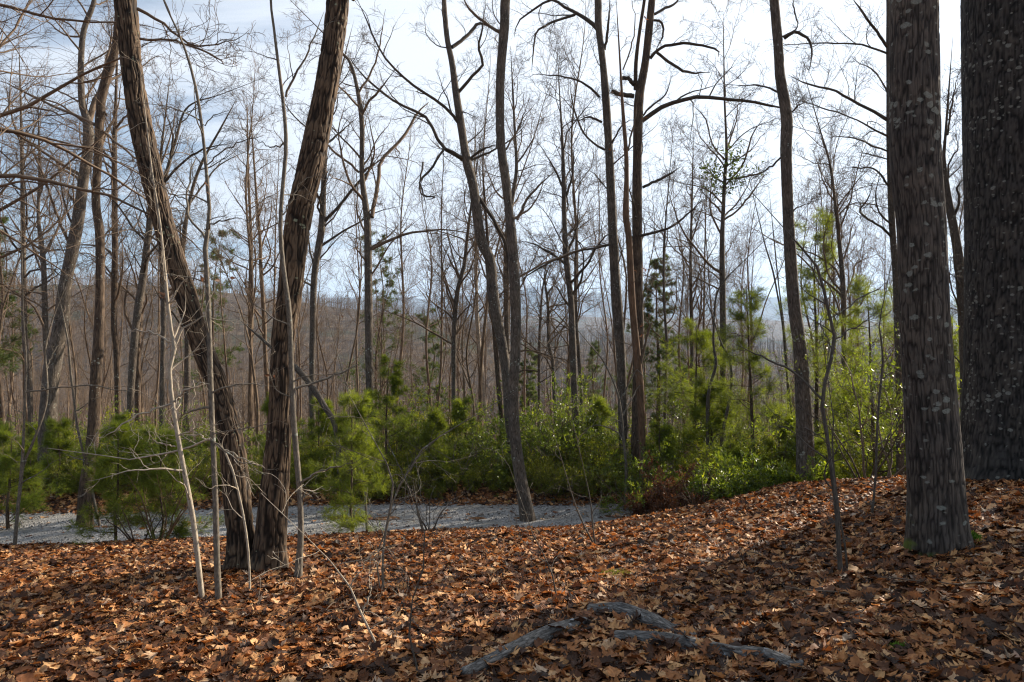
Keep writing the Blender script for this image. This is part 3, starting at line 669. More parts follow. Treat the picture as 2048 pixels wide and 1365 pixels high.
traced('giant_oak', 'massive dark trunk cut by the frame edge, rough with lichen flecks', T,
  [[(2038,962,252),(2034,883,236),(2034,683,222),(2037,450,226),(2034,300,228),(2031,0,228),(2031,-30,226)]],
  m='giant', near=(240, 0.010, 60, 8, (5, 0.35, 0.3)), ext=10, seed=13, n_limb=8, t_limb=(0.55, 0.98), limb_len=2.8, flare=1.15)
traced('slender_grey_tree', 'slim pale-edged grey tree with a bent foot beside the gravel road', T,
  [[(1056,1043,30),(1049,1000,26),(1033,900,23),(1026,800,21),(1031,700,20),(1031,600,21),(1024,480,20),(1018,420,17),(1010,350,18),(1003,300,17),(1000,225,17),(1001,150,18),(1009,50,19),(1011,0,19)]],
  limbs=[[(1000,65,7),(972,48,6),(940,20,5),(925,-10,4)],[(1034,440,6),(1054,400,5),(1080,370,4),(1112,340,2)],[(1030,560,5),(1070,535,4),(1110,518,4),(1160,500,3),(1221,488,2)],[(1012,300,4),(1040,250,3),(1060,190,2)]],
  m='grey', near=(26, 0.004, 20, 6), ext=7, seed=17, n_limb=7, t_limb=(0.5, 0.98), limb_len=1.3)
traced('leaning_grey_tree', 'grey tree with dipping crooked limbs leaning behind the slim pale-edged tree', T,
  [[(1030,1000,20),(1016,788,20),(1006,700,20),(987,600,22),(980,520,21),(962,480,20),(947,375,19),(934,325,18),(922,250,16),(912,185,14),(904,125,13),(894,75,11),(888,0,9)]], Y=16.3,
  limbs=[[(934,325,8),(882,290,7),(852,235,6),(792,205,5),(735,160,4),(702,120,3)],[(922,250,7),(890,215,6),(812,160,5),(767,110,4),(737,50,3),(712,-10,2)],
   [(932,320,7),(900,303,7),(887,300,5),(857,345,5),(840,360,4),(845,385,3),(855,420,2)],[(904,95,8),(937,70,7),(957,48,6),(985,55,5)],[(917,185,7),(952,145,6),(967,125,6),(957,95,5),(964,65,4),(972,10,3)],
   [(940,318,5),(965,300,5),(990,290,3)],[(957,395,8),(987,440,7),(1012,495,6),(1016,560,6)],[(912,240,5),(925,225,3),(950,235,2)],[(846,325,4),(840,385,3),(870,395,3),(852,400,2)]],
  m='grey', tw='twigdark', ext=5, seed=21, n_limb=12, limb_len=2.0, t_limb=(0.45,0.98), n_fine=2)
traced('tall_grey_tree', 'tall grey tree with drooping limbs standing just behind the snag', T,
  [[(1250,985,20),(1248,900,19),(1245,800,20),(1241,700,20),(1233,600,21),(1225,450,18),(1218,300,17),(1208,150,15),(1197,50,14),(1196,0,14)]], Y=16,
  limbs=[[(1196,60,9),(1169,35,8),(1129,15,6),(1100,0,5),(1060,25,4),(1035,45,3),(1028,75,2)],[(1150,30,6),(1125,38,5),(1099,48,5),(1074,65,4),(1066,105,3),(1064,145,2)],[(1199,195,5),(1185,180,5),(1159,162,4),(1114,152,3),(1064,150,2)],
   [(1204,245,5),(1179,235,4),(1149,245,2)],[(1209,300,5),(1179,280,4),(1159,250,4),(1144,200,3),(1140,160,2)],[(1209,100,6),(1217,50,5),(1219,-5,4)],[(1221,490,5),(1194,495,5),(1149,505,4),(1099,525,4),(1060,548,3),(1042,562,3)],[(1222,290,4),(1245,250,3),(1262,240,2)]],
  m='grey', tw='twigdark', ext=5, seed=22, n_limb=9, limb_len=1.5, t_limb=(0.3,0.95), sides=16)
traced('stubby_limbed_tree', 'straight dark tree with two broken stubs and a long arching bare limb', T,
  [[(1271,975,20),(1274,830,22),(1277,680,22),(1276,600,21),(1274,400,20),(1276,250,19),(1279,190,19),(1290,130,17),(1298,60,15),(1304,0,14)],
   [(1271,180,8),(1272,125,8),(1279,65,7),(1289,0,6)]], Y=15.7,
  limbs=[[(1268,170,9),(1257,158,8),(1244,157,8)],[(1268,193,10),(1245,190,9),(1224,184,9)],[(1300,118,7),(1324,95,6),(1364,88,6),(1404,92,5),(1434,100,4),(1437,115,3)],[(1314,106,6),(1349,132,6),(1379,145,5),(1419,145,3)],
   [(1302,40,5),(1322,45,5),(1326,70,4),(1310,105,3)],[(1284,242,10),(1304,228,10),(1334,210,9),(1389,196,8),(1449,198,7),(1504,205,6),(1546,213,5),(1580,222,3)],[(1286,375,6),(1334,352,5),(1359,335,3)],[(1264,475,6),(1334,458,5),(1374,430,4),(1404,400,3)],[(1304,30,6),(1345,10,5),(1370,-10,4)],[(1283,235,4),(1300,215,4),(1330,190,3),(1345,150,2)]],
  m='brown', tw='twigdark', ext=5, seed=23, n_limb=8, limb_len=1.4, t_limb=(0.3,0.9), sides=16)
traced('mossy_snag', 'dead reddish-brown snag with a snapped top and mossy foot at the road edge', 'dead tree',
  [[(1288,1012,16),(1285,920,15),(1281,788,16),(1275,722,15),(1264,600,14),(1258,480,13),(1252,430,13),(1253,325,9),(1246,225,7),(1240,125,4)]],
  limbs=[[(1281,730,6),(1290,690,5),(1300,650,5),(1306,645,3)],[(1256,300,4),(1270,240,3),(1275,200,2)],[(1246,140,3),(1262,95,3),(1270,40,2),(1262,-5,2)]],
  m='rust', seed=24, n_limb=5, n_br=4, n_tw=2, limb_len=0.6, t_limb=(0.3,0.95), leaves=0.35)
traced('kinked_grey_tree', 'grey tree with a kinked hooked limb standing where the leafy bank meets the pines', T,
  [[(1610,962,42),(1611,933,38),(1608,833,34),(1600,700,28),(1598,683,27),(1587,600,25),(1580,500,24),(1575,400,23),(1572,300,24),(1573,235,24),(1560,150,21),(1557,100,20),(1548,0,19)]], Y=11.2,
  limbs=[[(1568,78,7),(1591,65,7),(1611,75,6),(1623,95,5),(1618,142,3)],[(1562,75,4),(1595,55,3),(1588,20,3),(1585,-5,2)],[(1578,230,4),(1600,210,3),(1625,200,2)],[(1582,430,5),(1594,415,3),(1640,400,2)],[(1562,315,4),(1540,335,4),(1500,360,2)]],
  m='grey', near=(30, 0.006, 22, 6), tw='twigdark', ext=6, seed=25, n_limb=5, limb_len=1.1, t_limb=(0.5,0.95))
traced('curved_brown_tree', 'curving brown tree that leans out at the top over young pines', T,
  [[(170,1052,32),(171,985,28),(180,923,27),(187,858,25),(192,758,23),(197,683,21),(200,600,19),(200,475,19),(192,400,18),(197,300,18),(200,235,20),(203,200,19),(215,150,20),(232,95,18),(240,20,20),(238,0,20)]],
  limbs=[[(203,225,5),(212,228,5),(213,235,3)],[(190,250,8),(160,235,7),(100,210,6),(50,185,5),(0,162,4)],[(205,262,6),(250,300,5),(275,320,4),(310,345,3),(350,355,2)]],
  m='brown', near=(30, 0.006, 24, 6), ext=6, seed=26, n_limb=16, limb_len=1.7, t_limb=(0.3,0.97))
traced('forked_lichen_tree', 'broad pale-lichened tree leaning over its dark foot and forking high', T,
  [[(96,985,38),(95,883,38),(102,758,36),(122,650,32),(130,575,28),(145,500,27),(157,435,25),(167,360,24),(177,290,23),(175,240,20),(165,210,15),(162,140,13),(167,65,12),(185,15,10),(190,-5,9)]], Y=15.8,
  limbs=[[(135,480,7),(118,440,6),(95,375,5),(78,330,5),(62,300,4)],[(178,245,13),(190,205,13),(200,180,9),(215,120,7),(225,60,5)],[(152,405,6),(138,390,5),(136,382,4)],[(170,75,5),(130,70,4),(98,45,3),(70,0,3)],[(175,250,6),(120,210,4),(60,190,3),(0,150,2)],[(160,205,4),(100,175,3),(30,165,2)],[(168,90,5),(150,60,4),(120,40,3),(60,30,2)]],
  m='grey', ext=5, seed=27, n_limb=20, limb_len=2.2, t_limb=(0.35,0.97), sides=18, n_fine=2)

# --- the middle distance, traced trunk by trunk
mid = [
 ('straight thin tree with peeling orange-grey bark before the brown ridge', [(62,860,12),(57,722,13),(50,683,12),(47,500,11),(45,350,9),(42,215,5),(40,150,3)], 21, 'grey', [[(47,330,4),(75,240,3),(98,180,2)],[(44,300,4),(20,220,3),(10,150,2)]]),
 ('thin grey tree forking into a V at hill height', [(100,880,12),(97,760,12),(92,683,13),(87,525,12),(77,435,8),(80,350,7),(78,270,4)], 20, 'grey', [[(87,510,8),(105,480,6),(128,430,4),(140,395,3)],[(78,400,4),(100,320,3),(130,290,2)]]),
 ('slim dark tree behind the curving brown tree', [(236,820,13),(233,700,13),(228,650,13),(230,500,13),(229,300,11),(232,200,7),(234,120,5)], 21, 'brown', [[(231,260,5),(245,240,5),(258,228,3)],[(230,330,4),(215,270,3),(205,200,2)]]),
 ('grey tree leaning towards the big leaning oak stem', [(260,870,13),(262,780,15),(272,650,17),(287,550,16),(300,450,13),(318,400,11),(335,340,8),(352,280,6),(375,215,4),(440,190,2)], 20, 'grey', [[(325,370,6),(360,330,5),(405,300,4),(470,285,2)],[(340,320,5),(345,270,4),(325,210,3)],[(300,450,4),(280,400,3),(255,330,2)]]),
 ('short dark trunk standing close behind the leaning grey tree', [(277,880,13),(275,760,13),(276,680,13),(284,600,11),(292,520,9),(296,440,6)], 22.5, 'brown', []),
 ('smooth grey trunk rising behind the pale forked sapling', [(322,880,12),(324,840,11),(325,740,11),(327,612,11),(322,500,10),(316,400,8),(322,310,6),(330,240,4)], 20, 'grey', [[(322,330,4),(345,260,3),(352,190,2)]]),
 ('grey trunk half hidden behind the leaning oak stem', [(374,800,13),(375,720,13),(375,670,13),(372,600,12),(366,500,10),(380,400,8),(402,330,6),(440,260,4)], 24, 'grey', [[(378,410,5),(400,380,4),(440,330,3),(500,300,2)]]),
 ('thin straight pole-like tree seen between the two oak stems', [(505,900,8),(503,820,8),(502,744,8),(500,612,8),(502,480,7),(497,360,5),(495,260,3)], 24, 'wood', []),
 ('wavy thin tree close beside the upright oak stem', [(538,840,9),(535,788,9),(530,700,9),(528,634,9),(522,540,8),(520,480,7),(512,380,5),(505,280,3)], 25, 'wood', [[(521,500,4),(540,440,3),(545,380,2)]]),
 ('grey tree forking behind the upright oak stem', [(625,870,12),(624,744,12),(626,640,13),(628,560,13),(636,500,14),(644,450,14),(648,350,11),(653,275,8),(662,220,6),(680,150,4)], 19, 'grey', [[(650,442,7),(680,410,6),(717,365,5),(735,345,4),(760,320,3)],[(652,290,5),(675,270,4),(715,235,3)],[(646,330,4),(630,290,3),(610,240,2)]]),
 ('tall grey tree splitting into a wide high fork above young pines', [(757,955,16),(752,900,16),(746,850,16),(740,788,16),(738,700,16),(737,600,16),(736,500,15),(734,435,14),(724,350,11),(724,250,10),(714,175,8),(700,125,6),(682,105,5),(660,80,4),(630,50,2)], 16.5, 'grey', [[(744,435,9),(757,360,8),(764,320,7),(807,275,6),(832,230,5),(857,205,3)],[(718,345,5),(695,325,5),(655,290,4),(640,250,3)],[(722,345,6),(765,318,5)],[(718,185,5),(745,140,4),(760,90,3),(770,20,2)],[(722,235,6),(740,200,5),(752,190,5),(790,140,3)],[(737,500,4),(780,470,3),(800,445,2)]]),
 ('thin straight tree rising from the middle of the shrubs', [(908,835,9),(908,678,10),(914,590,9),(928,533,8),(934,480,7),(940,430,5),(950,360,3)], 20, 'grey', [[(914,640,4),(930,620,3),(950,605,2)],[(920,560,4),(900,520,3),(880,480,2)]]),
 ('skinny pale tree just before the leaning grey tree foot', [(975,900,6),(972,850,7),(966,766,8),(956,656,7),(953,560,6),(952,480,6),(948,380,4),(950,300,3)], 26, 'pale', []),
 ('thin brown trunk running close along the leaning grey tree', [(1004,880,9),(1003,840,9),(996,760,9),(990,678,9),(984,600,9),(978,520,7),(972,430,5)], 19, 'brown', []),
 ('upright grey trunk directly behind the slim pale-edged tree', [(1015,800,11),(1014,700,11),(1013,600,12),(1013,500,12),(1016,460,11),(1024,400,9),(1033,340,7),(1030,270,6),(1026,190,4)], 22, 'grey', [[(1014,480,6),(995,450,5),(980,420,4)],[(1032,330,4),(1060,290,3),(1080,240,2)]]),
 ('bright-edged grey tree with a slight zigzag beyond the road', [(1157,975,12),(1156,955,12),(1151,832,13),(1145,678,14),(1142,600,13),(1133,525,12),(1129,450,10),(1127,350,8),(1124,270,5),(1120,200,3)], 17, 'grey', [[(1133,510,6),(1150,470,5),(1160,430,3)],[(1129,380,5),(1110,340,4),(1080,290,2)],[(1130,400,5),(1145,350,4),(1148,290,3)]]),
 ('thin twin companion close beside the zigzag grey tree', [(1164,900,6),(1163,800,7),(1157,700,7),(1153,656,7),(1151,560,6),(1152,500,5),(1155,440,3)], 18, 'grey', []),
 ('thin sinuous tree in the gap before the blue mountain', [(1110,940,6),(1112,870,6),(1108,780,7),(1105,720,8),(1098,690,7),(1096,610,6),(1090,560,4),(1100,530,2)], 20, 'dark', [[(1096,610,3),(1105,580,2),(1108,555,2)]]),
 ('thin dark tree before the slope in the gap, dead straight', [(1078,860,6),(1078,760,6),(1079,680,6),(1083,600,4),(1088,560,3)], 24, 'dark', []),
 ('thin tree crossing in front of the conical pine', [(1328,900,6),(1331,800,6),(1333,720,6),(1334,690,6),(1328,600,5),(1328,500,5),(1333,420,3),(1338,360,2)], 21, 'dark', []),
 ('wiry straight tree between the conical pine and the feathery pines', [(1388,880,8),(1386,832,8),(1384,740,8),(1384,678,8),(1382,600,7),(1381,524,6),(1383,430,5),(1385,350,3)], 22, 'dark', [[(1381,540,3),(1360,500,3),(1350,450,2)],[(1384,480,3),(1400,430,2),(1410,400,2)]]),
 ('thin faint tree before the blue hills, next to the wiry one', [(1410,860,5),(1408,760,5),(1407,690,5),(1408,600,4),(1410,480,3),(1412,420,2)], 26, 'wood', []),
 ('tall thin tree with a dark evergreen clump midway and radiating limbs', [(1446,900,12),(1446,740,13),(1446,650,13),(1444,500,11),(1446,430,9),(1450,350,7),(1453,300,6),(1449,200,4),(1448,140,3)], 17, 'grey', [[(1448,440,5),(1475,420,4),(1505,385,4),(1530,350,3)],[(1452,370,4),(1485,330,4),(1505,270,3),(1530,235,2)],[(1450,320,4),(1425,290,3),(1412,240,3),(1385,210,2)],[(1448,430,5),(1420,400,3),(1395,375,2)],[(1453,300,4),(1470,250,3),(1480,190,2)],[(1450,360,4),(1510,350,4),(1540,338,3)]]),
 ('slim green-hazed stem standing among the feathery pines', [(1690,860,10),(1688,700,11),(1686,575,11),(1678,480,9),(1671,415,7),(1660,330,5),(1640,260,3)], 15, 'grey', [[(1672,410,4),(1650,370,3),(1625,300,2)],[(1674,430,3),(1700,380,2),(1712,340,2)]]),
]
for i, (lab, st, Yd, mt, lb) in enumerate(mid):
    traced('bare_tree', lab, T, [st], Y=Yd, limbs=lb, m=mt, tw='twig' if i % 3 else 'twigdark', seed=100 + i, n_limb=18 + (i % 3) * 4, limb_len=2.6, t_limb=(0.38, 0.99), n_br=7, n_tw=6, sides=9, rmin=0.004, n_fine=2)

# the tree hidden behind the lichened trunk, limbs reaching out
traced('many_limbed_tree', 'dark tree almost hidden behind the lichened trunk, long twiggy limbs reaching out', T,
  [[(1800,900,16),(1797,700,16),(1792,560,15),(1784,450,14),(1780,350,12),(1778,270,11),(1777,200,9),(1776,100,8),(1775,0,6)]], Y=12,
  limbs=[[(1779,243,9),(1745,222,7),(1700,200,6),(1665,180,5),(1620,170,4),(1575,150,2)],[(1775,95,7),(1750,60,6),(1725,25,5),(1705,-5,4)],[(1776,108,5),(1720,90,4),(1640,87,3),(1545,92,2)],[(1780,275,5),(1740,255,4),(1700,235,3),(1640,215,3),(1600,200,2)],
   [(1780,305,4),(1740,290,4),(1700,275,3),(1650,275,2)],[(1780,375,5),(1750,340,4),(1710,335,3),(1690,335,2)],[(1785,475,6),(1755,450,5),(1720,425,4),(1738,395,3),(1745,365,2)],[(1780,225,5),(1770,175,4),(1745,140,3),(1700,115,2)],[(1778,320,3),(1740,310,3),(1715,305,2)]],
  m='dark', tw='twigdark', ext=4, seed=31, n_limb=6, limb_len=1.3, t_limb=(0.4,0.95), n_fine=2)
traced('dark_crooked_tree', 'dark crooked tree in the gap between the lichened and the massive trunk', T,
  [[(1935,900,26),(1928,650,24),(1920,540,22),(1908,460,20),(1900,420,18),(1893,375,14),(1887,320,9),(1890,280,6)]], Y=10.5,
  limbs=[[(1905,440,7),(1918,410,6),(1914,380,5),(1925,360,4)],[(1893,370,5),(1900,320,4),(1915,300,3),(1912,270,2)],[(1895,270,5),(1905,200,4),(1915,150,3)],[(1925,640,4),(1912,600,4),(1900,560,3),(1905,500,2)]],
  m='dark', tw='twigdark', seed=33, n_limb=14, limb_len=1.1, t_limb=(0.15,0.95), n_fine=2)
traced('broken_leaning_trunk', 'broken dark trunk lying at a slant behind the upright oak stem', 'dead tree',
  [[(672,860,11),(650,815,12),(625,775,13),(596,740,13),(575,722,11)]], Y=15.5, m='dark', seed=34, n_limb=0)

# --- saplings in front
sap = [
 ('pale_sapling', 'pale thin sapling with a forked stem and whitish side branches', [[(405,1208,12),(397,1130,12),(385,1030,12),(366,930,11),(352,850,10),(340,760,9),(342,720,9),(350,692,9),(343,660,7),(335,600,7),(328,520,6),(318,430,5),(305,350,4),(298,290,3)]], 'pale',
   [[(350,692,5),(362,665,4),(380,650,4),(400,640,3),(440,637,2),(500,652,1.5)],[(350,692,5),(320,672,4),(290,662,4),(255,660,2)],[(345,806,5),(370,785,5),(395,768,4),(418,765,4)],[(343,808,5),(310,818,4),(270,835,4),(230,860,3),(205,872,2)],[(352,893,3),(330,890,2),(300,880,2)],[(385,760,3),(390,790,2),(380,820,2),(360,840,1.5)]], 14),
 ('grey_sapling', 'straight grey sapling against the leaning oak stem, forking high up', [[(438,1215,15),(434,1120,14),(431,1000,13),(426,880,12),(421,760,12),(418,640,11),(413,530,11),(410,490,11),(412,468,9),(420,440,8),(415,370,8),(408,290,7),(398,210,7),(383,140,6),(365,85,5),(345,40,4),(325,-5,4)]], 'sapgrey',
   [[(411,478,6),(398,455,5),(380,440,5),(374,420,5),(374,380,4),(388,330,3),(395,315,2)],[(400,255,3),(430,230,2),(470,225,2)],[(425,885,4),(455,905,4),(480,925,3),(520,930,2),(545,940,1.5)],[(420,870,3),(470,860,2),(520,852,2),(560,840,1.5)],[(410,460,4),(450,440,3),(500,440,2)],[(374,400,3),(330,380,3),(290,330,2)],[(415,330,3),(450,300,3),(500,280,2),(530,270,1.5)]], 14),
 ('tall_sapling', 'long grey-brown sapling rising in front of the upright oak stem', [[(596,1165,18),(599,1110,15),(602,1060,13),(599,980,12),(592,900,12),(586,820,12),(583,740,12),(581,680,11),(578,620,11),(570,560,10),(563,500,10),(561,440,9),(566,370,9),(572,300,9),(570,240,8),(562,170,7),(553,100,6),(546,40,5),(541,-5,5)]], 'sapgrey',
   [[(592,778,6),(620,768,5),(660,758,5),(690,742,4),(730,722,2)],[(602,972,5),(615,955,5),(640,942,4),(670,935,3),(700,925,2)],[(603,1000,4),(612,985,3),(628,985,3),(640,1000,1.5)],[(571,285,4),(545,295,3),(510,280,3)],[(572,195,5),(585,160,5),(605,125,4),(625,80,3),(650,20,2)],[(566,430,3),(600,370,2),(640,345,2)]], 12),
 ('arching_sapling', 'little sapling whose thin whitish stem arches over at waist height', [[(500,1200,5),(498,1120,5),(490,1050,5),(478,990,5),(465,940,5),(448,900,5),(430,882,5),(412,878,5),(395,888,5),(360,902,4),(310,910,4),(270,920,3),(240,916,2)]], 'pale',
   [[(425,882,3),(400,872,3),(380,875,2),(350,885,2)],[(470,950,2),(490,955,2),(505,950,1.5)],[(448,900,3),(475,912,3),(500,925,2),(530,935,1.5)]], 8),
 ('edge_sapling', 'twin-stemmed thin sapling beside the road at the frame edge', [[(30,1100,7),(36,1020,7),(43,950,8),(47,880,6),(50,800,6),(52,720,6),(47,640,4),(45,560,3)],[(43,950,6),(60,900,6),(80,850,5),(94,800,5),(93,740,5),(90,700,4),(105,640,3),(125,590,2)]], 'sapgrey',
   [[(50,785,4),(90,780,4),(130,775,3),(180,772,3),(240,780,2),(285,788,2)],[(92,740,3),(110,700,3),(125,685,2)]], 13),
 ('leaning_sapling', 'thin wand-like sapling slanting up from the foot of the curving brown tree', [[(200,1052,6),(190,1010,6),(178,950,6),(165,900,5),(154,850,5),(147,790,5),(141,740,5),(137,690,4),(128,640,4),(118,595,3)]], 'sapgrey', [[(175,925,3),(150,915,2),(120,905,2)],[(150,825,3),(180,805,2),(200,795,2)]], 12),
 ('lichened_sapling', 'dark lichen-flecked sapling with a kinked stem in the shaded leaves', [[(1682,1163,11),(1678,1100,10),(1672,1010,10),(1664,950,9),(1656,885,9),(1647,830,9),(1643,798,9),(1648,770,8),(1656,745,8),(1664,710,8),(1669,680,8),(1664,650,7),(1651,600,7),(1640,545,6),(1622,520,5),(1600,493,4),(1575,465,2)]], 'dark',
   [[(1643,798,6),(1612,765,5),(1578,740,5),(1530,715,4),(1468,687,2)],[(1668,680,3),(1710,655,3),(1760,620,2)],[(1655,640,3),(1690,620,3),(1730,590,3),(1790,560,2)],[(1656,885,2),(1620,860,2),(1590,850,1.5)],[(1666,700,3),(1640,650,2),(1650,600,2)]], 10),
 ('shadow_sapling', 'thin dark sapling close against the lichen-flecked one', [[(1696,1152,5),(1688,1080,5),(1680,1040,4),(1670,960,4),(1664,900,4),(1668,850,3),(1660,790,2)]], 'dark', [], 8),
 ('straight_sapling', 'thin upright sapling between the lichen-flecked one and the thick lichened trunk', [[(1743,1035,6),(1748,990,5),(1752,930,5),(1754,860,5),(1758,800,5),(1764,744,5),(1765,700,4),(1758,650,3),(1768,600,2)]], 'dark', [[(1753,900,2),(1790,895,1.5)],[(1762,760,3),(1790,740,2)]], 10),
 ('crossing_saplings', 'pair of crooked dark stems from one foot at the top of the leafy bank', [[(1437,1003,8),(1440,940,8),(1446,863,7),(1455,820,7),(1461,788,6),(1463,744,6),(1455,710,5),(1444,690,4),(1432,655,3)],[(1413,975,7),(1415,890,7),(1415,810,7),(1420,770,6),(1432,730,6),(1427,690,5),(1428,640,4),(1433,590,4),(1450,560,3),(1490,520,2)]], 'dark', [[(1415,900,3),(1430,875,3),(1448,862,2)]], 10),
 ('thin_sapling_pair', 'two thin stems standing just before the kinked grey tree', [[(1593,960,6),(1588,880,6),(1580,800,5),(1573,744,5),(1566,656,5),(1555,590,4),(1545,540,4),(1530,490,3),(1518,440,2)],[(1583,960,4),(1578,860,4),(1574,744,4),(1568,660,4),(1556,560,3),(1550,500,3)]], 'dark', [], 8),
 ('forked_seedling', 'fine forked seedling with one long arm reaching over the road', [[(767,1197,5),(765,1130,5),(769,1080,5),(777,1033,5),(783,1005,5),(787,988,4),(784,950,4),(775,930,3),(764,910,2)],[(762,1195,3),(755,1110,3),(780,1040,3),(787,988,3),(812,958,4),(832,913,3),(850,895,3),(870,880,3),(905,858,2),(947,833,1.5)]], 'sapgrey', [[(777,1033,3),(800,1005,2),(830,975,1.5)]], 6),
 ('bent_seedling', 'bent pale seedling with a kink, low among the sunlit leaves', [[(752,1313,5),(752,1268,5),(735,1245,5),(722,1228,5),(712,1200,4),(702,1178,4),(690,1158,3),(677,1143,3),(650,1110,2),(622,1083,1.5)]], 'pale', [[(725,1228,3),(735,1200,3),(745,1175,2),(735,1160,1.5)],[(702,1172,3),(725,1140,2),(742,1110,2),(755,1085,1.5)]], 4),
 ('wiry_seedling', 'wiry dark seedling with upright forks, before the bend in the road', [[(839,1362,5),(832,1330,4),(822,1290,4),(817,1260,4),(814,1233,4),(822,1210,3),(830,1183,3),(840,1160,3),(847,1133,3),(847,1080,2.5),(852,1050,2.5),(845,1030,2),(832,1003,1.5)]], 'dark', [[(814,1233,3),(805,1210,2),(798,1190,1.5)],[(852,1052,2),(855,1020,2),(862,985,1.5)],[(849,1075,2),(870,1065,1.5),(890,1058,1)]], 6),
 ('leaning_twig', 'thin crooked seedling leaning over the sunlit patch', [[(1116,1208,3),(1108,1170,3),(1101,1133,3),(1088,1110,2.5),(1074,1093,2),(1066,1070,1.5)]], 'dark', [[(1101,1133,2),(1085,1120,1.5),(1070,1118,1)]], 4),
 ('branching_seedling', 'spreading brown seedling with two stems, mid-slope', [[(1191,1098,4),(1186,1060,3),(1183,1020,3),(1178,985,2),(1170,950,1.5)],[(1191,1098,4),(1175,1065,3),(1159,1033,3),(1147,1000,2),(1139,973,1.5)]], 'dark', [[(1184,1030,2),(1200,1000,1.5),(1205,980,1)]], 5),
 ('curling_sapling', 'thin light brown sapling by the snag with a few hooked twigs', [[(1248,1024,6),(1252,980,6),(1252,930,6),(1247,880,5),(1243,833,5),(1236,790,4),(1225,760,3),(1205,720,3),(1180,690,2)]], 'sapgrey', [[(1244,833,3),(1262,800,3),(1280,770,2)],[(1247,880,3),(1225,860,3),(1195,850,2),(1165,862,1.5)],[(1240,800,3),(1262,760,3),(1275,740,2),(1300,775,1.5)]], 10),
 ('knobbly_sapling', 'thin stem with tufts of dead leaves beside the road, past the tall sapling', [[(734,1068,5),(732,1020,5),(729,964,5),(724,930,4),(720,898,4),(716,850,3),(705,800,3),(690,760,2),(680,725,2)]], 'sapgrey', [[(722,905,2),(728,860,2),(700,790,2),(672,740,1.5)]], 10),
]
for i, (nm, lab, sts, mt, lb, nl) in enumerate(sap):
    traced(nm, lab, S, sts, limbs=lb, m=mt, tw=mt, seed=200 + i, n_limb=nl, limb_len=0.55, t_limb=(0.2, 0.98), n_br=3, n_tw=2, n_fine=0, sides=8, rmin=0.0016, ang=(40, 80), trop=0.03,
           leaves=0.02 if i in (0, 1, 17, 8) else None, ext=1.6, flare=1.15)

# overhead boughs: trees standing just outside the frame, reaching in
def offtree(loc, label, h, r, seed, m='brown', cnt=16, ll=3.6, t0=0.2, n_br=7, n_tw=5, az=None, fine=2, tw='twig', trop=0.02):
    rg = np.random.default_rng(seed); x, y = loc; z = gz(x, y)
    root = empty('bough_tree', (x, y, z), label, T)
    n = 40; hz = np.linspace(0, h, n)
    path = np.stack([0.25 * vnoise(hz * 0.3 + seed, hz * 0), 0.25 * vnoise(hz * 0.3, hz * 0 + seed), hz - 0.1], -1); rad = r * (1 - hz / h) ** 0.7 + 0.015
    t = Tubes(); t.add(path[None], rad[None], 12); t.build('trunk', M[m], root)
    c = Tubes(); a, ra = grow(rg, path[None], rad[None], cnt, t0, 0.97, (50, 90), lambda t, pl, n: ll * (1.2 - 0.7 * t) * rg.uniform(0.6, 1.2, n), 18, wig=0.09, trop=trop, rk=0.012, rfrac=0.4)
    if az is not None:
        k = np.arctan2(a[:, -1, 0] - a[:, 0, 0], a[:, -1, 1] - a[:, 0, 1]); d = (k - az + np.pi) % (2 * np.pi) - np.pi
        # most boughs lean towards the open side
        rot = -d * 0.65; cs, sn = np.cos(-rot), np.sin(-rot); v = a - a[:, :1]
        a = np.stack([v[..., 0] * cs[:, None] - v[..., 1] * sn[:, None], v[..., 0] * sn[:, None] + v[..., 1] * cs[:, None], v[..., 2]], -1) + a[:, :1]
    c.add(a, ra, 6)
    b, rb = grow(rg, a, ra, n_br, 0.1, 0.98, (25, 60), lambda t, pl, n: pl * 0.42 * (1.2 - 0.7 * t) * rg.uniform(0.5, 1.3, n), 10, wig=0.13, trop=0.01, rk=0.009, rmin=0.0028, rfrac=0.6); c.add(b, rb, 4)
    d, rd = grow(rg, b, rb, n_tw, 0.1, 0.98, (25, 60), lambda t, pl, n: pl * 0.45 * rg.uniform(0.5, 1.3, n), 6, wig=0.14, trop=0.01, rk=0.008, rmin=0.0022, rfrac=0.7); c.add(d, rd, 3)
    c.build('crown', M[tw], root)
offtree((-6.6, 6.0), 'thin-boughed tree at the frame edge sending level twiggy boughs across the sky', 9, 0.10, 41, az=R(75), ll=4.2, cnt=26, t0=0.3, n_br=9, n_tw=7)
offtree((-8.6, 9.5), 'second thin-boughed tree at the frame edge, farther back by the road', 11, 0.10, 43, m='grey', az=R(90), ll=3.6, cnt=24, t0=0.3, n_br=8, n_tw=6)
offtree((7.6, 9.0), 'bare tree beyond the massive trunk, only boughs showing', 13, 0.14, 42, m='grey', ll=3.0)

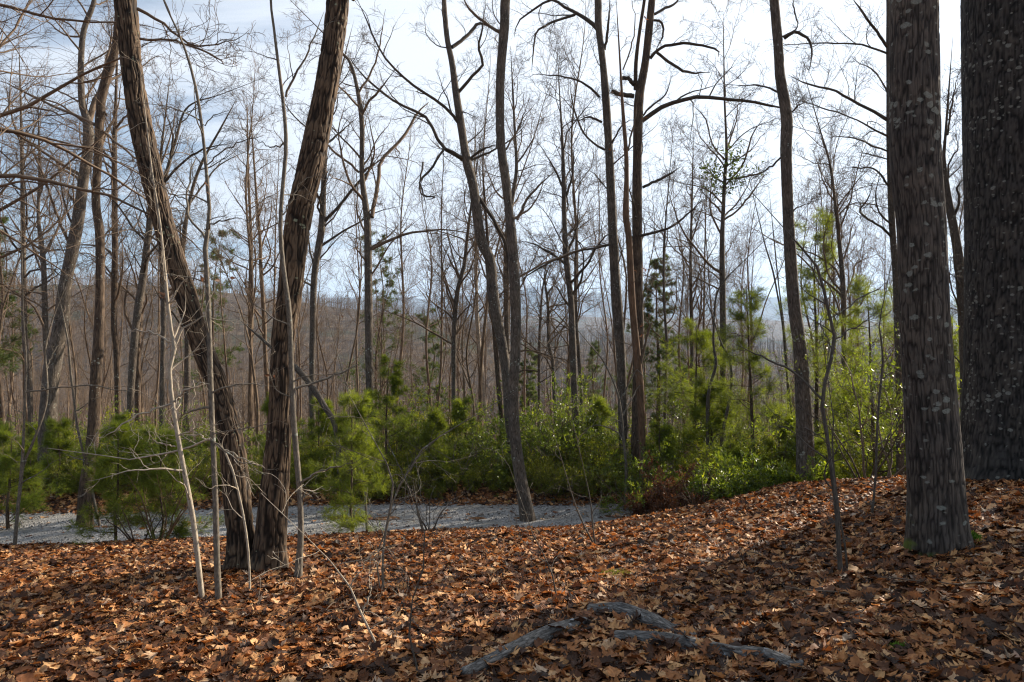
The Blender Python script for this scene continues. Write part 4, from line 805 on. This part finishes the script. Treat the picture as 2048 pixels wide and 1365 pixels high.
# --- the wood on the slope: one tree of each kind, then copies with their parts
def wood_tree(seed, h, r, lean, ncr, fork=False, t0=0.4):
    rg = np.random.default_rng(seed)
    n = 26; u = np.linspace(0, 1, n)
    ph = rg.random(4) * 10
    path = np.stack([lean[0] * u * h + h * 0.022 * vnoise(u * 4 + ph[0], u * 0), lean[1] * u * h + h * 0.022 * vnoise(u * 4 + ph[1], u * 0 + 3), u * h - 0.3], -1)
    rad = r * (1 - u) ** 0.85 + 0.004
    P0, R0 = path[None], rad[None]
    if fork:
        a, ra = grow(rg, P0, R0, 1, 0.35, 0.5, (14, 26), lambda t, pl, n: pl * 0.55 + 0 * t, n, wig=0.04, trop=0.05, rk=0.02, rfrac=0.75); P0 = np.concatenate([P0, a]); R0 = np.concatenate([R0, ra])
    root = empty('slope_tree', (0, 0, 0), WOODLAB, T, WOODGRP)
    t = Tubes(); t.add(P0, R0, 7); t.build('trunk', M['wood'], root)
    c = Tubes(); a, ra = grow(rg, P0, R0, int(ncr * 1.35), t0, 0.995, (25, 65), lambda t, pl, n: h * 0.17 * (1.3 - 0.8 * t) * rg.uniform(0.5, 1.3, n), 10, wig=0.15, trop=0.09, rk=0.012, rmin=0.008, rfrac=0.5); c.add(a, ra, 5)
    b, rb = grow(rg, a, ra, 5, 0.15, 0.98, (25, 60), lambda t, pl, n: np.clip(pl * 0.5, .3, 2) * rg.uniform(0.5, 1.3, n), 7, wig=0.17, trop=0.06, rk=0.009, rmin=0.006, rfrac=0.6); c.add(b, rb, 3)
    d, rd = grow(rg, b, rb, 5, 0.15, 0.98, (25, 60), lambda t, pl, n: np.clip(pl * 0.55, .2, 1) * rg.uniform(0.5, 1.3, n), 5, wig=0.17, trop=0.05, rk=0.008, rmin=0.0045, rfrac=0.75); c.add(d, rd, 3)
    c.build('crown', M['twig'], root)
    return root
WOODLAB = 'slender bare grey-brown tree in the crowded wood on the falling slope behind the shrubs'; WOODGRP = 'bare trees on the slope beyond the shrubs'
protos = [wood_tree(300 + i, h, r, (lx, ly), nc, fk, t0) for i, (h, r, lx, ly, nc, fk, t0) in enumerate([
  (14, .085, .02, 0, 18, False, .45), (15, .10, -.03, .02, 20, True, .4), (12, .06, .05, 0, 16, False, .35), (16, .11, .0, .03, 22, False, .5),
  (10, .05, -.04, 0, 16, False, .3), (12, .075, .03, .03, 18, True, .4), (14, .08, -.02, 0, 20, False, .38), (8, .04, .06, .02, 14, False, .25)])]
MARKS = [(-1e9, 'by the frame edge'), (60, 'by the peeling-bark tree'), (130, 'by the forked lichen tree'), (215, 'past the curving brown tree'),
  (345, 'behind the leaning oak stem'), (430, 'between the two oak stems'), (560, 'behind the upright oak stem'), (640, 'short of the high-forked grey tree'), (742, 'just past the high-forked grey tree'), (830, 'before the thin straight tree'),
  (925, 'behind the leaning grey tree'), (1030, 'just past the slim pale-edged tree'), (1145, 'past the zigzag tree'), (1240, 'behind the mossy snag'), (1330, 'near the conical pine'), (1430, 'behind the feathery pines'), (1590, 'past the kinked grey tree'), (1700, 'close to the lichened trunk'), (1800, 'behind the biggest trunks')]
KINDS = ['straight', 'forked', 'slanting', 'tall', 'spindly', 'small forked', 'many-branched', 'very small']
def mark(px): return [t for p, t in MARKS if px >= p][-1]
def wood_label(x, Y, i, s):
    d = 'high on the slope' if Y < 33 else ('midway down the slope' if Y < 52 else 'far down the slope')
    return '%s bare tree %s, %s' % (KINDS[i], d, mark(1024 + F * x / Y))
rg = np.random.default_rng(77); placed = []; k = 0; tries = 0
while k < 290 and tries < 12000:
    tries += 1
    Yt = 20.5 + 62 * rg.random() ** 1.15; x = rg.uniform(-0.86, 0.86) * Yt
    if any((x - a) ** 2 + (Yt - b) ** 2 < (0.95 + 0.013 * Yt) ** 2 for a, b in placed): continue
    # keep the look-out to the mountain a little thinner
    if 0.02 < x / Yt < 0.26 and rg.random() < 0.45: continue
    placed.append((x, Yt)); s = rg.uniform(0.7, 1.02); i = k % 8
    if Yt < 30 and i in (0, 1, 3, 6): s *= 0.85
    loc = (x, Yt, gz(x, Yt)); sc = (s * 0.92, s * rg.uniform(0.9, 1.3)); rz = rg.uniform(0, 6.28)
    wl_ = wood_label(x, Yt, i, s)
    protos[i]['label'] = wl_ if k < 8 else protos[i]['label']
    if k < 8: protos[i].location = loc; protos[i].rotation_euler = (0, 0, rz); protos[i].scale = (sc[0], sc[0], sc[1])
    else: copy_tree(protos[i], loc, rz, sc, wl_)
    k += 1

# the mass of the wood farther down and up the opposite side
def far_wood():
    rg = np.random.default_rng(5)
    N = 2600; y = 75 + 230 * rg.random(N) ** 1.2; x = rg.uniform(-0.85, 0.85, N) * y; z = ground_z(x, y)
    h = rg.uniform(9, 17, N); u = np.linspace(0, 1, 5)
    lean = rg.normal(size=(N, 2)) * 0.03
    P0 = np.stack([x[:, None] + lean[:, :1] * h[:, None] * u, y[:, None] + lean[:, 1:] * h[:, None] * u, z[:, None] + h[:, None] * u - .5], -1) + rg.normal(size=(N, 5, 3)) * 0.15
    R0 = (0.012 * h)[:, None] * (1 - u) ** .7 + 0.02
    c = Tubes(); c.add(P0, R0, 4)
    a, ra = grow(rg, P0, R0, 9, .35, .97, (25, 60), lambda t, pl, n: pl * .26 * rg.uniform(.5, 1.3, n), 4, wig=.15, trop=.1, rk=.012, rmin=.02, rfrac=.5); c.add(a, ra, 3)
    b, rb = grow(rg, a, ra, 4, .2, .97, (25, 60), lambda t, pl, n: pl * .5 * rg.uniform(.5, 1.3, n), 3, wig=.15, trop=.1, rk=.012, rmin=.014, rfrac=.8); c.add(b, rb, 3)
    # farther yet, simpler
    N = 9000; y = 300 + 480 * rg.random(N) ** 1.1; x = rg.uniform(-0.85, 0.85, N) * y; z = ground_z(x, y); h = rg.uniform(9, 16, N); u = np.linspace(0, 1, 3)
    P1 = np.stack([x[:, None] + 0 * u, y[:, None] + 0 * u, z[:, None] + h[:, None] * u - .5], -1) + rg.normal(size=(N, 3, 3)) * 0.4
    R1 = (0.014 * h)[:, None] * (1 - u) + 0.04
    c.add(P1, R1, 3); a, ra = grow(rg, P1, R1, 9, .3, .97, (25, 60), lambda t, pl, n: pl * .33 * rg.uniform(.5, 1.3, n), 3, wig=.15, trop=.1, rk=.012, rmin=.05, rfrac=.8); c.add(a, ra, 3)
    o = c.build('far_wood', M['twig'], None); tag(o, 'hazy mass of bare winter trees covering the far valley slopes', 'woodland', kind='stuff')
far_wood()

# --- pines
def pine(label, loc, h, r, seed, name='pine_tree', cnt=40, t0=0.15, bl=0.3, sub=7, tw=5, per=18, nl=0.09, nw=0.004, m='needle', group=None, ang=(65, 95), shape=1.0, trop=0.03, bark='brown', twl=0.42):
    rg = np.random.default_rng(seed)
    root = empty(name, loc, label, 'pine', group)
    n = 20; u = np.linspace(0, 1, n)
    path = np.stack([h * 0.02 * vnoise(u * 4 + seed, u * 0), h * 0.02 * vnoise(u * 4, u * 0 + seed), u * h - 0.1], -1); rad = r * (1 - u) ** 0.9 + 0.004
    t = Tubes(); t.add(path[None], rad[None], 9); t.build('trunk', M[bark], root)
    a, ra = grow(rg, path[None], rad[None], cnt, t0, 0.98, ang, lambda t, pl, n: h * bl * np.maximum(0.25, (1.0 - t) ** shape * 1.0) * rg.uniform(0.55, 1.25, n), 9, wig=0.1, trop=trop, rk=0.010, rmin=0.003, rfrac=0.45)
    b, rb = grow(rg, a, ra, sub, 0.2, 0.98, (35, 60), lambda t, pl, n: np.clip(pl * twl, 0.08, 1.5) * (1.15 - 0.6 * t) * rg.uniform(0.6, 1.2, n), 6, wig=0.1, trop=trop, rk=0.008, rmin=0.0022, rfrac=0.6)
    # boughs lie in flat sprays
    base = np.repeat(a[:, :, 2].mean(axis=1), sub); b[:, :, 2] = b[:, :1, 2] + (b[:, :, 2] - b[:, :1, 2]) * 0.5
    d, rd = grow(rg, b, rb, tw, 0.2, 0.98, (30, 55), lambda t, pl, n: np.clip(pl * 0.6, 0.10, 0.6) * rg.uniform(0.6, 1.2, n), 4, wig=0.1, trop=trop + 0.03, rk=0.008, rmin=0.0016, rfrac=0.7)
    c = Tubes(); c.add(a, ra, 5); c.add(b, rb, 3); c.add(d, rd, 3); c.build('branches', M[bark], root)
    allp = d; rr = rd
    needles('foliage', allp, rr, rg, root, M[m], per=per, length=nl, width=nw, t0=0.05)
    return root
def at(px, Y, dz=0): 
    x = (px - 1024) / F * Y; return (x, Y, gz(x, Y) + dz)
pine('young bushy pine with soft yellow-green needles beside the curving brown tree', at(238, 10.2), 1.9, 0.02, 51, 'pine_sapling', cnt=30, shape=0.55, t0=0.12, bl=0.36, sub=10, tw=5, per=18, nl=0.10, nw=0.0035)
pine('young pine clump between the pale sapling and the double oak', at(325, 10.3), 1.8, 0.018, 52, 'pine_sapling', cnt=32, shape=0.55, t0=0.10, bl=0.42, sub=10, tw=5, per=18, nl=0.10, nw=0.0035)
pine('feathery young pine overhanging the road beside the upright oak stem', at(706, 10.4), 2.3, 0.022, 53, 'pine_sapling', cnt=34, shape=0.55, t0=0.08, bl=0.36, sub=10, tw=5, per=18, nl=0.10, nw=0.0035)
pine('soft young pine past the tall grey forked tree foot', at(775, 15.9), 3.0, 0.03, 54, 'pine_sapling', cnt=34, shape=0.6, t0=0.1, bl=0.32, sub=10, per=18, nl=0.11, nw=0.005)
pine('low spreading pine at the frame edge over the road', at(20, 12.8), 2.0, 0.03, 55, 'pine_sapling', cnt=30, t0=0.1, bl=0.5, sub=10, per=18, nl=0.11, nw=0.005)
pine('low pine at the dark foot of the forked lichen tree', at(118, 14.9), 1.7, 0.025, 56, 'pine_sapling', cnt=28, t0=0.1, bl=0.5, sub=10, per=18, nl=0.11, nw=0.005)
pine('tall feathery pine with wide airy boughs before the kinked grey tree', at(1500, 13.6), 4.7, 0.05, 57, cnt=52, t0=0.12, bl=0.30, sub=12, tw=6, per=8, nl=0.11, nw=0.0042, shape=0.7, ang=(60, 85))
pine('airy pine with thin stem rising nearest to the lichened trunk', at(1745, 12.6), 4.7, 0.045, 58, cnt=50, t0=0.15, bl=0.32, sub=12, tw=6, per=8, nl=0.11, nw=0.004, shape=0.7, ang=(55, 85))
pine('loose pine standing behind the kinked grey tree', at(1640, 15.5), 6.4, 0.06, 59, cnt=54, t0=0.12, bl=0.26, sub=12, tw=6, per=8, nl=0.12, nw=0.005, shape=0.7, ang=(55, 85))
pine('broad low pine whose boughs fan out beside the conical far pine', at(1395, 16.5), 3.9, 0.045, 60, cnt=40, t0=0.15, bl=0.42, sub=12, tw=6, per=12, nl=0.12, nw=0.005, shape=0.6)
pine('pine seen in the gap between the lichened and massive trunks', at(1915, 14), 4.5, 0.04, 61, cnt=44, t0=0.15, bl=0.3, per=18, nl=0.11, nw=0.005)
pine('conical dark pine standing clear against the blue mountains', at(1322, 31), 10.5, 0.14, 62, cnt=64, t0=0.3, bl=0.24, sub=7, tw=5, per=26, nl=0.17, nw=0.013, m='needlefar', shape=0.8)
def farpine(label, px, Y, h, seed, grp=None, **k): return pine(label, at(px, Y), h, 0.13, seed, cnt=44, t0=0.4, bl=0.22, sub=6, tw=5, per=20, nl=0.18, nw=0.015, m='needlefar', group=grp, shape=0.7, **k)
farpine('ragged thin-crowned pine seen between the grey sapling and the upright oak stem', 440, 38, 15, 63)
farpine('thin-crowned pine behind the high-forked grey tree', 762, 40, 15.5, 64)
farpine('small far pine beside the slim pale-edged tree', 1058, 44, 9.5, 65)
farpine('far pine behind the thin straight tree in the shrubs', 862, 46, 12.5, 66)
farpine('far pine with drooping tufts by the sinuous thin tree', 1190, 48, 11, 67)
farpine('dark pine whose bough shows at the frame edge above the ridge', -8, 26, 11, 68)
for k_, (xx, yy, hh, rr_) in enumerate([(8.6, 5.4, 14, .16), (11.0, 6.6, 13, .15), (16.5, 15.5, 17, .2), (13.5, 7.6, 15, .17)]):  # out-of-frame trees added to cast shade on the leaf floor
    offtree((xx, yy), ['bare tree on the bank past the massive trunk', 'bare tree up the bank toward the sun', 'bare tree beside the massive trunk, out past the frame edge', 'tall bare tree farther along the bank', 'thin bare tree on the high bank', 'tall bare tree at the end of the bank', 'bare tree in the thick of the high bank'][k_], hh, rr_, 500 + k_, m='grey', ll=3.4, cnt=26, t0=0.2, n_br=8, n_tw=6)
pine('bushy pine past the massive trunk on the high bank', (10.5, 9.0, gz(10.5, 9.0)), 9.5, .12, 521, cnt=64, t0=.06, bl=.26, sub=12, tw=6, per=34, nl=.15, nw=.012)  # two dense unseen pines, added to deepen the shade at lower right
pine('second dense pine farther up the high bank', (14.2, 11.9, gz(14.2, 11.9)), 12, .14, 522, cnt=70, t0=.1, bl=.24, sub=12, tw=6, per=30, nl=.16, nw=.014)

# evergreen tuft midway up the thin tree
rgm = np.random.default_rng(9)
mt = empty('mistletoe_clump', tuple(P(1446, 360, 17)), 'dark evergreen tuft caught midway in the thin tree crown', 'evergreen clump')
pp, pr = grow(rgm, np.array([[[0, 0, -.6], [0, 0, 0], [0, 0, .6]]]), np.array([[.03, .03, .02]]), 26, 0.1, 0.95, (40, 90), lambda t, pl, n: rgm.uniform(.25, 1.1, n), 6, wig=.2, trop=.05)
tt = Tubes(); tt.add(pp, pr, 4); tt.build('stems', M['twigdark'], mt)
leaf_cloud('foliage', pp[:, 2:, :].reshape(-1, 3), rgm, mt, M['needlefar'], n_per=5, size=0.12, spread=0.16)

# --- broadleaf evergreen shrubs
def shrub(seed, h, w, stems, n1, n2, per, size, m='laurel', name='evergreen_shrub', label='', group=None, cat='shrub'):
    rg = np.random.default_rng(seed); root = empty(name, (0, 0, 0), label, cat, group)
    n = 9; a0 = rg.random(stems) * 6.28; rad = rg.random(stems) ** .6 * w * .25
    p = np.zeros((stems, n, 3)); p[:, 0] = np.stack([np.cos(a0) * rad, np.sin(a0) * rad, -0.1 + 0 * a0], -1)
    d = norm(np.stack([np.cos(a0) * .6, np.sin(a0) * .6, 1 + 0 * a0], -1)); L = h * rg.uniform(.55, 1.0, stems)
    for k in range(1, n):
        d = norm(d + rg.normal(size=(stems, 3)) * .22 + np.array([0, 0, .05])); p[:, k] = p[:, k - 1] + d * (L / (n - 1))[:, None]
    r = np.linspace(.018, .006, n)[None] * np.ones((stems, 1))
    a, ra = grow(rg, p, r, n1, .2, .98, (30, 70), lambda t, pl, n_: pl * .42 * rg.uniform(.5, 1.2, n_), 6, wig=.22, trop=.06, rk=.01, rmin=.004)
    b, rb = grow(rg, a, ra, n2, .2, .98, (30, 65), lambda t, pl, n_: pl * .5 * rg.uniform(.5, 1.2, n_), 4, wig=.2, trop=.1, rk=.01, rmin=.003)
    c = Tubes(); c.add(p, r, 5); c.add(a, ra, 4); c.add(b, rb, 3); c.build('stems', M['twig'], root)
    e = np.concatenate([b[:, -1], b[:, 2], a[:, -1], a[:, 3]]); ax = np.concatenate([norm(b[:, -1] - b[:, -2])] * 2 + [norm(a[:, -1] - a[:, -2])] * 2)
    leaf_cloud('foliage', e, rg, root, M[m], n_per=per, size=size, spread=.07, axis=ax)
    return root
SHL = 'leafy green laurel-like shrub in the thicket along the far side of the road'; SHG = 'broadleaf evergreen shrubs beyond the road'
sh = [shrub(401, 2.1, 1.7, 11, 7, 5, 7, .085, label=SHL, group=SHG), shrub(402, 1.7, 2.0, 14, 7, 5, 6, .075, m='laurel2', label=SHL, group=SHG), shrub(403, 2.7, 1.4, 8, 8, 5, 6, .085, label=SHL, group=SHG), shrub(404, 1.2, 1.9, 13, 6, 5, 7, .075, m='laurel2', label=SHL, group=SHG)]
spots = []
rg = np.random.default_rng(88)
for px in range(840, 1262, 34): spots.append((px + rg.uniform(-12, 12), 16.2 + rg.uniform(0, .9), rg.integers(0, 4), rg.uniform(.4, 1.0)))
for px in range(800, 1262, 52): spots.append((px + rg.uniform(-12, 12), 18.2 + rg.uniform(-.4, 1.2), rg.integers(0, 3), rg.uniform(.5, 1.1)))
for px in range(-20, 1262, 36): spots.append((px + rg.uniform(-16, 16), 15.1 + rg.uniform(0, .6), rg.choice([1, 3]), rg.uniform(.3, .55)))
for px in range(-40, 420, 60): spots.append((px + rg.uniform(-12, 12), 15.8 + rg.uniform(0, 1.2), rg.integers(0, 4), rg.uniform(.45, .7)))
for px in range(-40, 820, 84): spots.append((px + rg.uniform(-15, 15), 18.5 + rg.uniform(-.5, 1.5), rg.integers(0, 3), rg.uniform(.6, .9)))
for px in range(1300, 1860, 44): spots.append((px + rg.uniform(-12, 12), 12.9 + rg.uniform(-.3, 1.0), rg.integers(0, 4), rg.uniform(.55, .85)))
for px in range(1280, 1980, 64): spots.append((px + rg.uniform(-12, 12), 16.3 + rg.uniform(0, 1.4), rg.integers(0, 3), rg.uniform(.6, .95)))
for px, y_, s_ in ((470, 16.3, .6), (600, 16.2, .6), (660, 16.4, .8), (830, 16.1, .8)): spots.append((px, y_, 3, s_))
SM = MARKS[:]
def smark(px): return mark(px)
first = [True] * 4
for px, Y, i, s in spots:
    l = at(px, Y); rz = rg.uniform(0, 6.28)
    sl_ = '%s %s' % (['dark green', 'wide yellow-green', 'upright dark green', 'low yellow-green'][i] + (' shrub at the roadside' if Y < 16.1 and px < 1262 else (' shrub in the front row' if Y < (14 if px > 1262 else 17.3) else ' shrub in the back row')), smark(px))
    if first[i]: sh[i]['label'] = sl_
    if first[i]: sh[i].location = l; sh[i].rotation_euler = (0, 0, rz); sh[i].scale = (s, s, s); first[i] = False
    else: copy_tree(sh[i], l, rz, (s, s * rg.uniform(.85, 1.1)), sl_)
o = shrub(411, 1.3, 1.6, 16, 8, 5, 9, .08, m='russet', name='russet_shrub', label='shrub still hung with dead russet leaves at the top of the bank', cat='shrub'); o.location = at(1375, 12.2); o.scale = (1, 1, 1.0)
o = shrub(412, 1.0, 1.3, 14, 7, 5, 8, .075, m='russet', name='russet_shrub', label='second low russet-leaved shrub, tucked behind the mossy snag', cat='shrub'); o.location = at(1325, 13.2)
o = shrub(413, 2.4, 1.3, 6, 9, 5, 4, .06, name='glossy_shrub', label='loose sunlit shrub with small glossy leaves beside the thick lichened trunk', cat='shrub'); o.location = at(1752, 9.6)
o = shrub(414, 1.1, 1.8, 16, 8, 5, 10, .075, name='low_shrub', label='dense low green shrub at the crest before the kinked grey tree', cat='shrub'); o.location = at(1530, 11.0)
pp_ = pine('small soft pine seedling among the shrubs, ' + mark(860), at(862, 15.9), 1.9, .02, 530, 'pine_sapling', group='small pines among the shrubs', cnt=30, shape=.6, t0=.08, bl=.38, sub=10, per=14, nl=.11, nw=.005)
for px, Y, s in ((640, 16.6, 1.1), (560, 17.5, 1.2), (690, 15.7, .9), (440, 16.4, .9), (250, 16.4, .9), (60, 16.4, .8), (930, 18.6, 1.2), (1190, 17.4, 1.1), (1320, 14.6, 1.0), (1460, 12.7, .9), (1560, 13.4, 1.2), (1650, 12.2, 1.0), (1720, 13.8, 1.5), (1840, 13.0, 1.4), (1420, 15.6, 1.4)):
    copy_tree(pp_, at(px, Y), px * 1.7, (s, s), 'small soft pine %s, %s' % ('by the road' if Y < 16 and px < 1262 else 'set back among the shrubs', mark(px)))
# bare bushes
def bush(px, Y, h, n, label, seed, m='brown'):
    rg = np.random.default_rng(seed); l = at(px, Y); root = empty('bare_bush', l, label, 'bush')
    p = np.zeros((n, 10, 3)); a0 = rg.random(n) * 6.28; p[:, 0] = np.stack([np.cos(a0) * .05, np.sin(a0) * .05, -.05 + 0 * a0], -1)
    d = norm(np.stack([np.cos(a0) * .45, np.sin(a0) * .45, 1 + 0 * a0], -1)); L = h * rg.uniform(.6, 1.1, n)
    for k in range(1, 10): d = norm(d + rg.normal(size=(n, 3)) * .1); p[:, k] = p[:, k - 1] + d * (L / 9)[:, None]
    r = np.linspace(.014, .004, 10)[None] * rg.uniform(.6, 1.2, (n, 1))
    c = Tubes(); c.add(p, r, 6); c.build('stems', M[m], root)
    a, ra = grow(rg, p, r, 6, .2, .98, (25, 65), lambda t, pl, k: pl * .35 * rg.uniform(.5, 1.2, k), 6, wig=.15, rk=.008, rmin=.002); b, rb = grow(rg, a, ra, 4, .2, .98, (25, 65), lambda t, pl, k: pl * .45 * rg.uniform(.5, 1.2, k), 4, wig=.15, rk=.008, rmin=.0015)
    c = Tubes(); c.add(a, ra, 4); c.add(b, rb, 3); c.build('twigs', M[m], root)
bush(322, 9.9, 1.3, 9, 'low bush of bare dark stems at the road edge below the pine clump', 431, 'rust')
bush(285, 9.8, 0.9, 5, 'thin bare bush next to the pine sapling stem by the road', 432)
bush(1205, 15.9, 1.0, 9, 'tangle of pale bare stems beyond the road near the tall grey tree', 433, 'sapgrey')
bush(905, 15.8, 1.7, 5, 'sparse bare bush before the shrubs across the road', 434, 'sapgrey')
bush(1405, 11.0, 0.9, 7, 'thin bare brush on the crest below the crooked dark stems', 435)
bush(1725, 9.7, 1.6, 6, 'bare brush with yellowish twigs near the glossy shrub', 436)
bush(855, 9.6, 0.8, 4, 'very fine bare seedling tuft at the near road edge', 437, 'dark')

# --- fallen logs, stones, moss
def log(label, pts, r, seed, name='fallen_log', m='log'):
    """points (x px, y px, radius px) on the ground"""
    P3 = []
    for px, py, w in pts:
        Y = hit(px, py); x = (px - 1024) / F * Y / (CP); P3.append([x, Y, gz(x, Y) + 0.022 + w * .33 * Y / F, w * .48 * Y / F])
    q = resample(np.array(P3), 90); q[0, 3] *= .8; q[-1, 3] *= .7
    b0 = q[len(q) // 2, :3].copy(); V, Q, B, off = tubes((q[:, :3] - b0)[None], q[None, :, 3], 30)
    a = fbm(B[:, 0] * 40 + seed, B[:, 1] * 40, B[:, 2] * 7, o=4)
    V = V + off * (a * .014)[:, None] + np.random.default_rng(seed).normal(size=V.shape) * .0006
    # close both ends
    n = len(V); c0, c1 = V[:30].mean(0), V[-30:].mean(0); V = np.vstack([V, c0, c1]); B = np.vstack([B, [0, 0, 0], [0, 0, 0]])
    T_ = [[n, i, (i + 1) % 30] for i in range(30)] + [[n + 1, n - 30 + (i + 1) % 30, n - 30 + i] for i in range(30)]
    o = mesh_np(name, V, Q, np.array(T_), mat=M[m], attrs={'bark': B}); o.location = b0; tag(o, label, 'log')
log('lichened fallen log slanting from the sunlit leaves into shade, highest of the three', [(1175, 1240, 26), (1230, 1243, 36), (1290, 1262, 38), (1345, 1285, 32), (1400, 1296, 20), (1440, 1302, 10)], 0, 3)
log('long half-buried grey log running out under the bottom of the frame', [(1228, 1290, 24), (1300, 1300, 32), (1370, 1312, 34), (1450, 1325, 34), (1530, 1338, 34), (1600, 1362, 34)], 0, 5)
log('grey log lying at a slant, its lower end at the bottom frame edge', [(925, 1372, 30), (990, 1340, 34), (1060, 1305, 34), (1120, 1280, 32), (1175, 1262, 24)], 0, 7)
log('long dead twig lying across the highest log', [(1170, 1252, 5), (1220, 1246, 6), (1280, 1236, 6), (1330, 1232, 5)], 0, 8, 'fallen_twig', 'dark')
def mossmound(px, py, wx, wy, h, label, m, name, seed, n):
    rg = np.random.default_rng(seed); Y = hit(px, py); x = (px - 1024) / F * Y; z = gz(x, Y); root = empty(name, (x, Y, z), label, 'moss')
    u, v = np.meshgrid(np.linspace(0, 2 * np.pi, 33)[:-1], np.linspace(0, 1, 12), indexing='ij')
    rr = v * (1 + .15 * vnoise(np.cos(u) * 2 + seed, np.sin(u) * 2))
    V = np.stack([np.cos(u) * rr * wx, np.sin(u) * rr * wy, h * (1 - rr ** 2) + .02 * vnoise(np.cos(u) * v * 6, np.sin(u) * v * 6) - .01], -1).reshape(-1, 3)
    i = np.arange(32)[:, None] * 12 + np.arange(11)[None]; j = ((np.arange(32) + 1) % 32)[:, None] * 12 + np.arange(11)[None]
    Q = np.stack([i, i + 1, j + 1, j], -1).reshape(-1, 4)
    mesh_np('cushion', V, Q, mat=M['ground'], parent=root)
    a = rg.random(n) * 6.28; r = np.sqrt(rg.random(n)) * .98; c = np.stack([np.cos(a) * r * wx, np.sin(a) * r * wy, h * (1 - r ** 2)], -1)
    leaf_cloud('fronds', c, rg, root, M[m], n_per=7, size=.022, spread=.02, aspect=.3, up=1.2)
mossmound(1236, 1163, .22, .12, .05, 'yellowish mossy cushion among the sunlit leaves', 'moss', 'moss_cushion', 1, 900)
mossmound(1795, 1318, .08, .06, .04, 'bright green moss tuft in the shaded leaves', 'mossgreen', 'moss_tuft', 2, 350)
mossmound(1938, 1096, .08, .10, .09, 'green moss growing at the foot of the lichened trunk', 'mossgreen', 'trunk_moss', 4, 350)
# sticks
STK = ['just past the foot of the double oak', 'below the grey sapling', 'between the tall sapling and forked seedling', 'below the slim pale-edged tree', 'on the slope below the crooked dark stems', 'mid-slope, short of the kinked grey tree', 'below the lichen-flecked sapling',
  'under the massive trunk', 'right under the lichened trunk', 'below the pine clump', 'in the lowest stretch near the frame edge', 'beside the wiry seedling', 'above the slanting grey log', 'beyond the end of the highest log', 'close below the snag', 'between bent seedling and double oak', 'at the far corner by the massive trunk', 'near the foot of the curving brown tree']
rg = np.random.default_rng(66)
for k, (px, py) in enumerate([(560, 1130), (455, 1240), (700, 1120), (980, 1120), (1420, 1090), (1540, 1130), (1700, 1210), (1960, 1190), (1880, 1180), (300, 1160), (120, 1250), (860, 1240), (1100, 1290), (1600, 1280), (1330, 1060), (640, 1250), (1990, 1290), (240, 1100)]):
    Y = hit(px, py); x = (px - 1024) / F * Y; z = gz(x, Y); a = rg.random() * 3.14; L = rg.uniform(.25, .9); n = 9; u = np.linspace(-.5, .5, n)
    p = np.stack([np.cos(a) * u * L, np.sin(a) * u * L + .03 * L * vnoise(u * 5 + k, u * 0), .05 + .02 * vnoise(u * 3, u * 0 + k)], -1)
    t = Tubes(); t.add(p[None], (np.linspace(.007, .003, n) * rg.uniform(.7, 1.3))[None], 6)
    s_, sr = grow(rg, p[None], np.full((1, n), .005), 3, .3, .9, (30, 60), lambda t, pl, n: pl * .3 * rg.uniform(.5, 1, n), 4, wig=.1, rmin=.002); s_[..., 2] = .05 + (s_[..., 2] - .05) * .2; t.add(s_, sr, 4)
    o = t.build('fallen_stick', M['twig'], None); o.location = (x, Y, z); tag(o, 'broken stick on the leaves ' + STK[k], 'stick', 'fallen sticks on the leaves')

# ------------------------------------------------------------------ air
def haze():
    x0, x1, y0_, y1_, z0, z1 = -9700, 9700, -9700, 9700, -60, 620
    V = np.array([[x, y, z] for x in (x0, x1) for y in (y0_, y1_) for z in (z0, z1)], float)
    Q = np.array([[0, 1, 3, 2], [4, 6, 7, 5], [0, 4, 5, 1], [2, 3, 7, 6], [0, 2, 6, 4], [1, 5, 7, 3]])
    m = bpy.data.materials.new('haze_air'); m.use_nodes = True; nt = m.node_tree; nt.nodes.clear()
    out = nt.nodes.new('ShaderNodeOutputMaterial'); v = nt.nodes.new('ShaderNodeVolumePrincipled')
    v.inputs['Color'].default_value = (0.45, 0.68, 1.0, 1); v.inputs['Density'].default_value = HAZE; v.inputs['Anisotropy'].default_value = 0.2
    nt.links.new(v.outputs[0], out.inputs['Volume'])
    o = mesh_np('haze', V, Q, mat=m, smooth=False); tag(o, 'thin bluish winter haze over the valley', 'haze', kind='stuff')
HAZE = 0.00012
haze()

# where two or three neighbours would read alike, say which stands nearer
_by = {}
for o in bpy.data.objects:
    if o.parent is None and o.get('label') and o.get('group') and o['group'] != 'fallen sticks on the leaves': _by.setdefault(o['label'], []).append(o)
for lab, os_ in _by.items():
    if len(os_) < 2: continue
    os_.sort(key=lambda o: o.location.y)
    words = {2: ['nearer one', 'farther one'], 3: ['nearest one', 'middle one', 'farthest one']}.get(len(os_), ['nearest of %d' % len(os_)] + ['%s nearest of %d' % (w, len(os_)) for w in ('second', 'third', 'fourth', 'fifth', 'sixth')[:len(os_) - 1]])
    for o, w in zip(os_, words):
        if len(lab.split()) <= 13: o['label'] = lab + ', ' + w
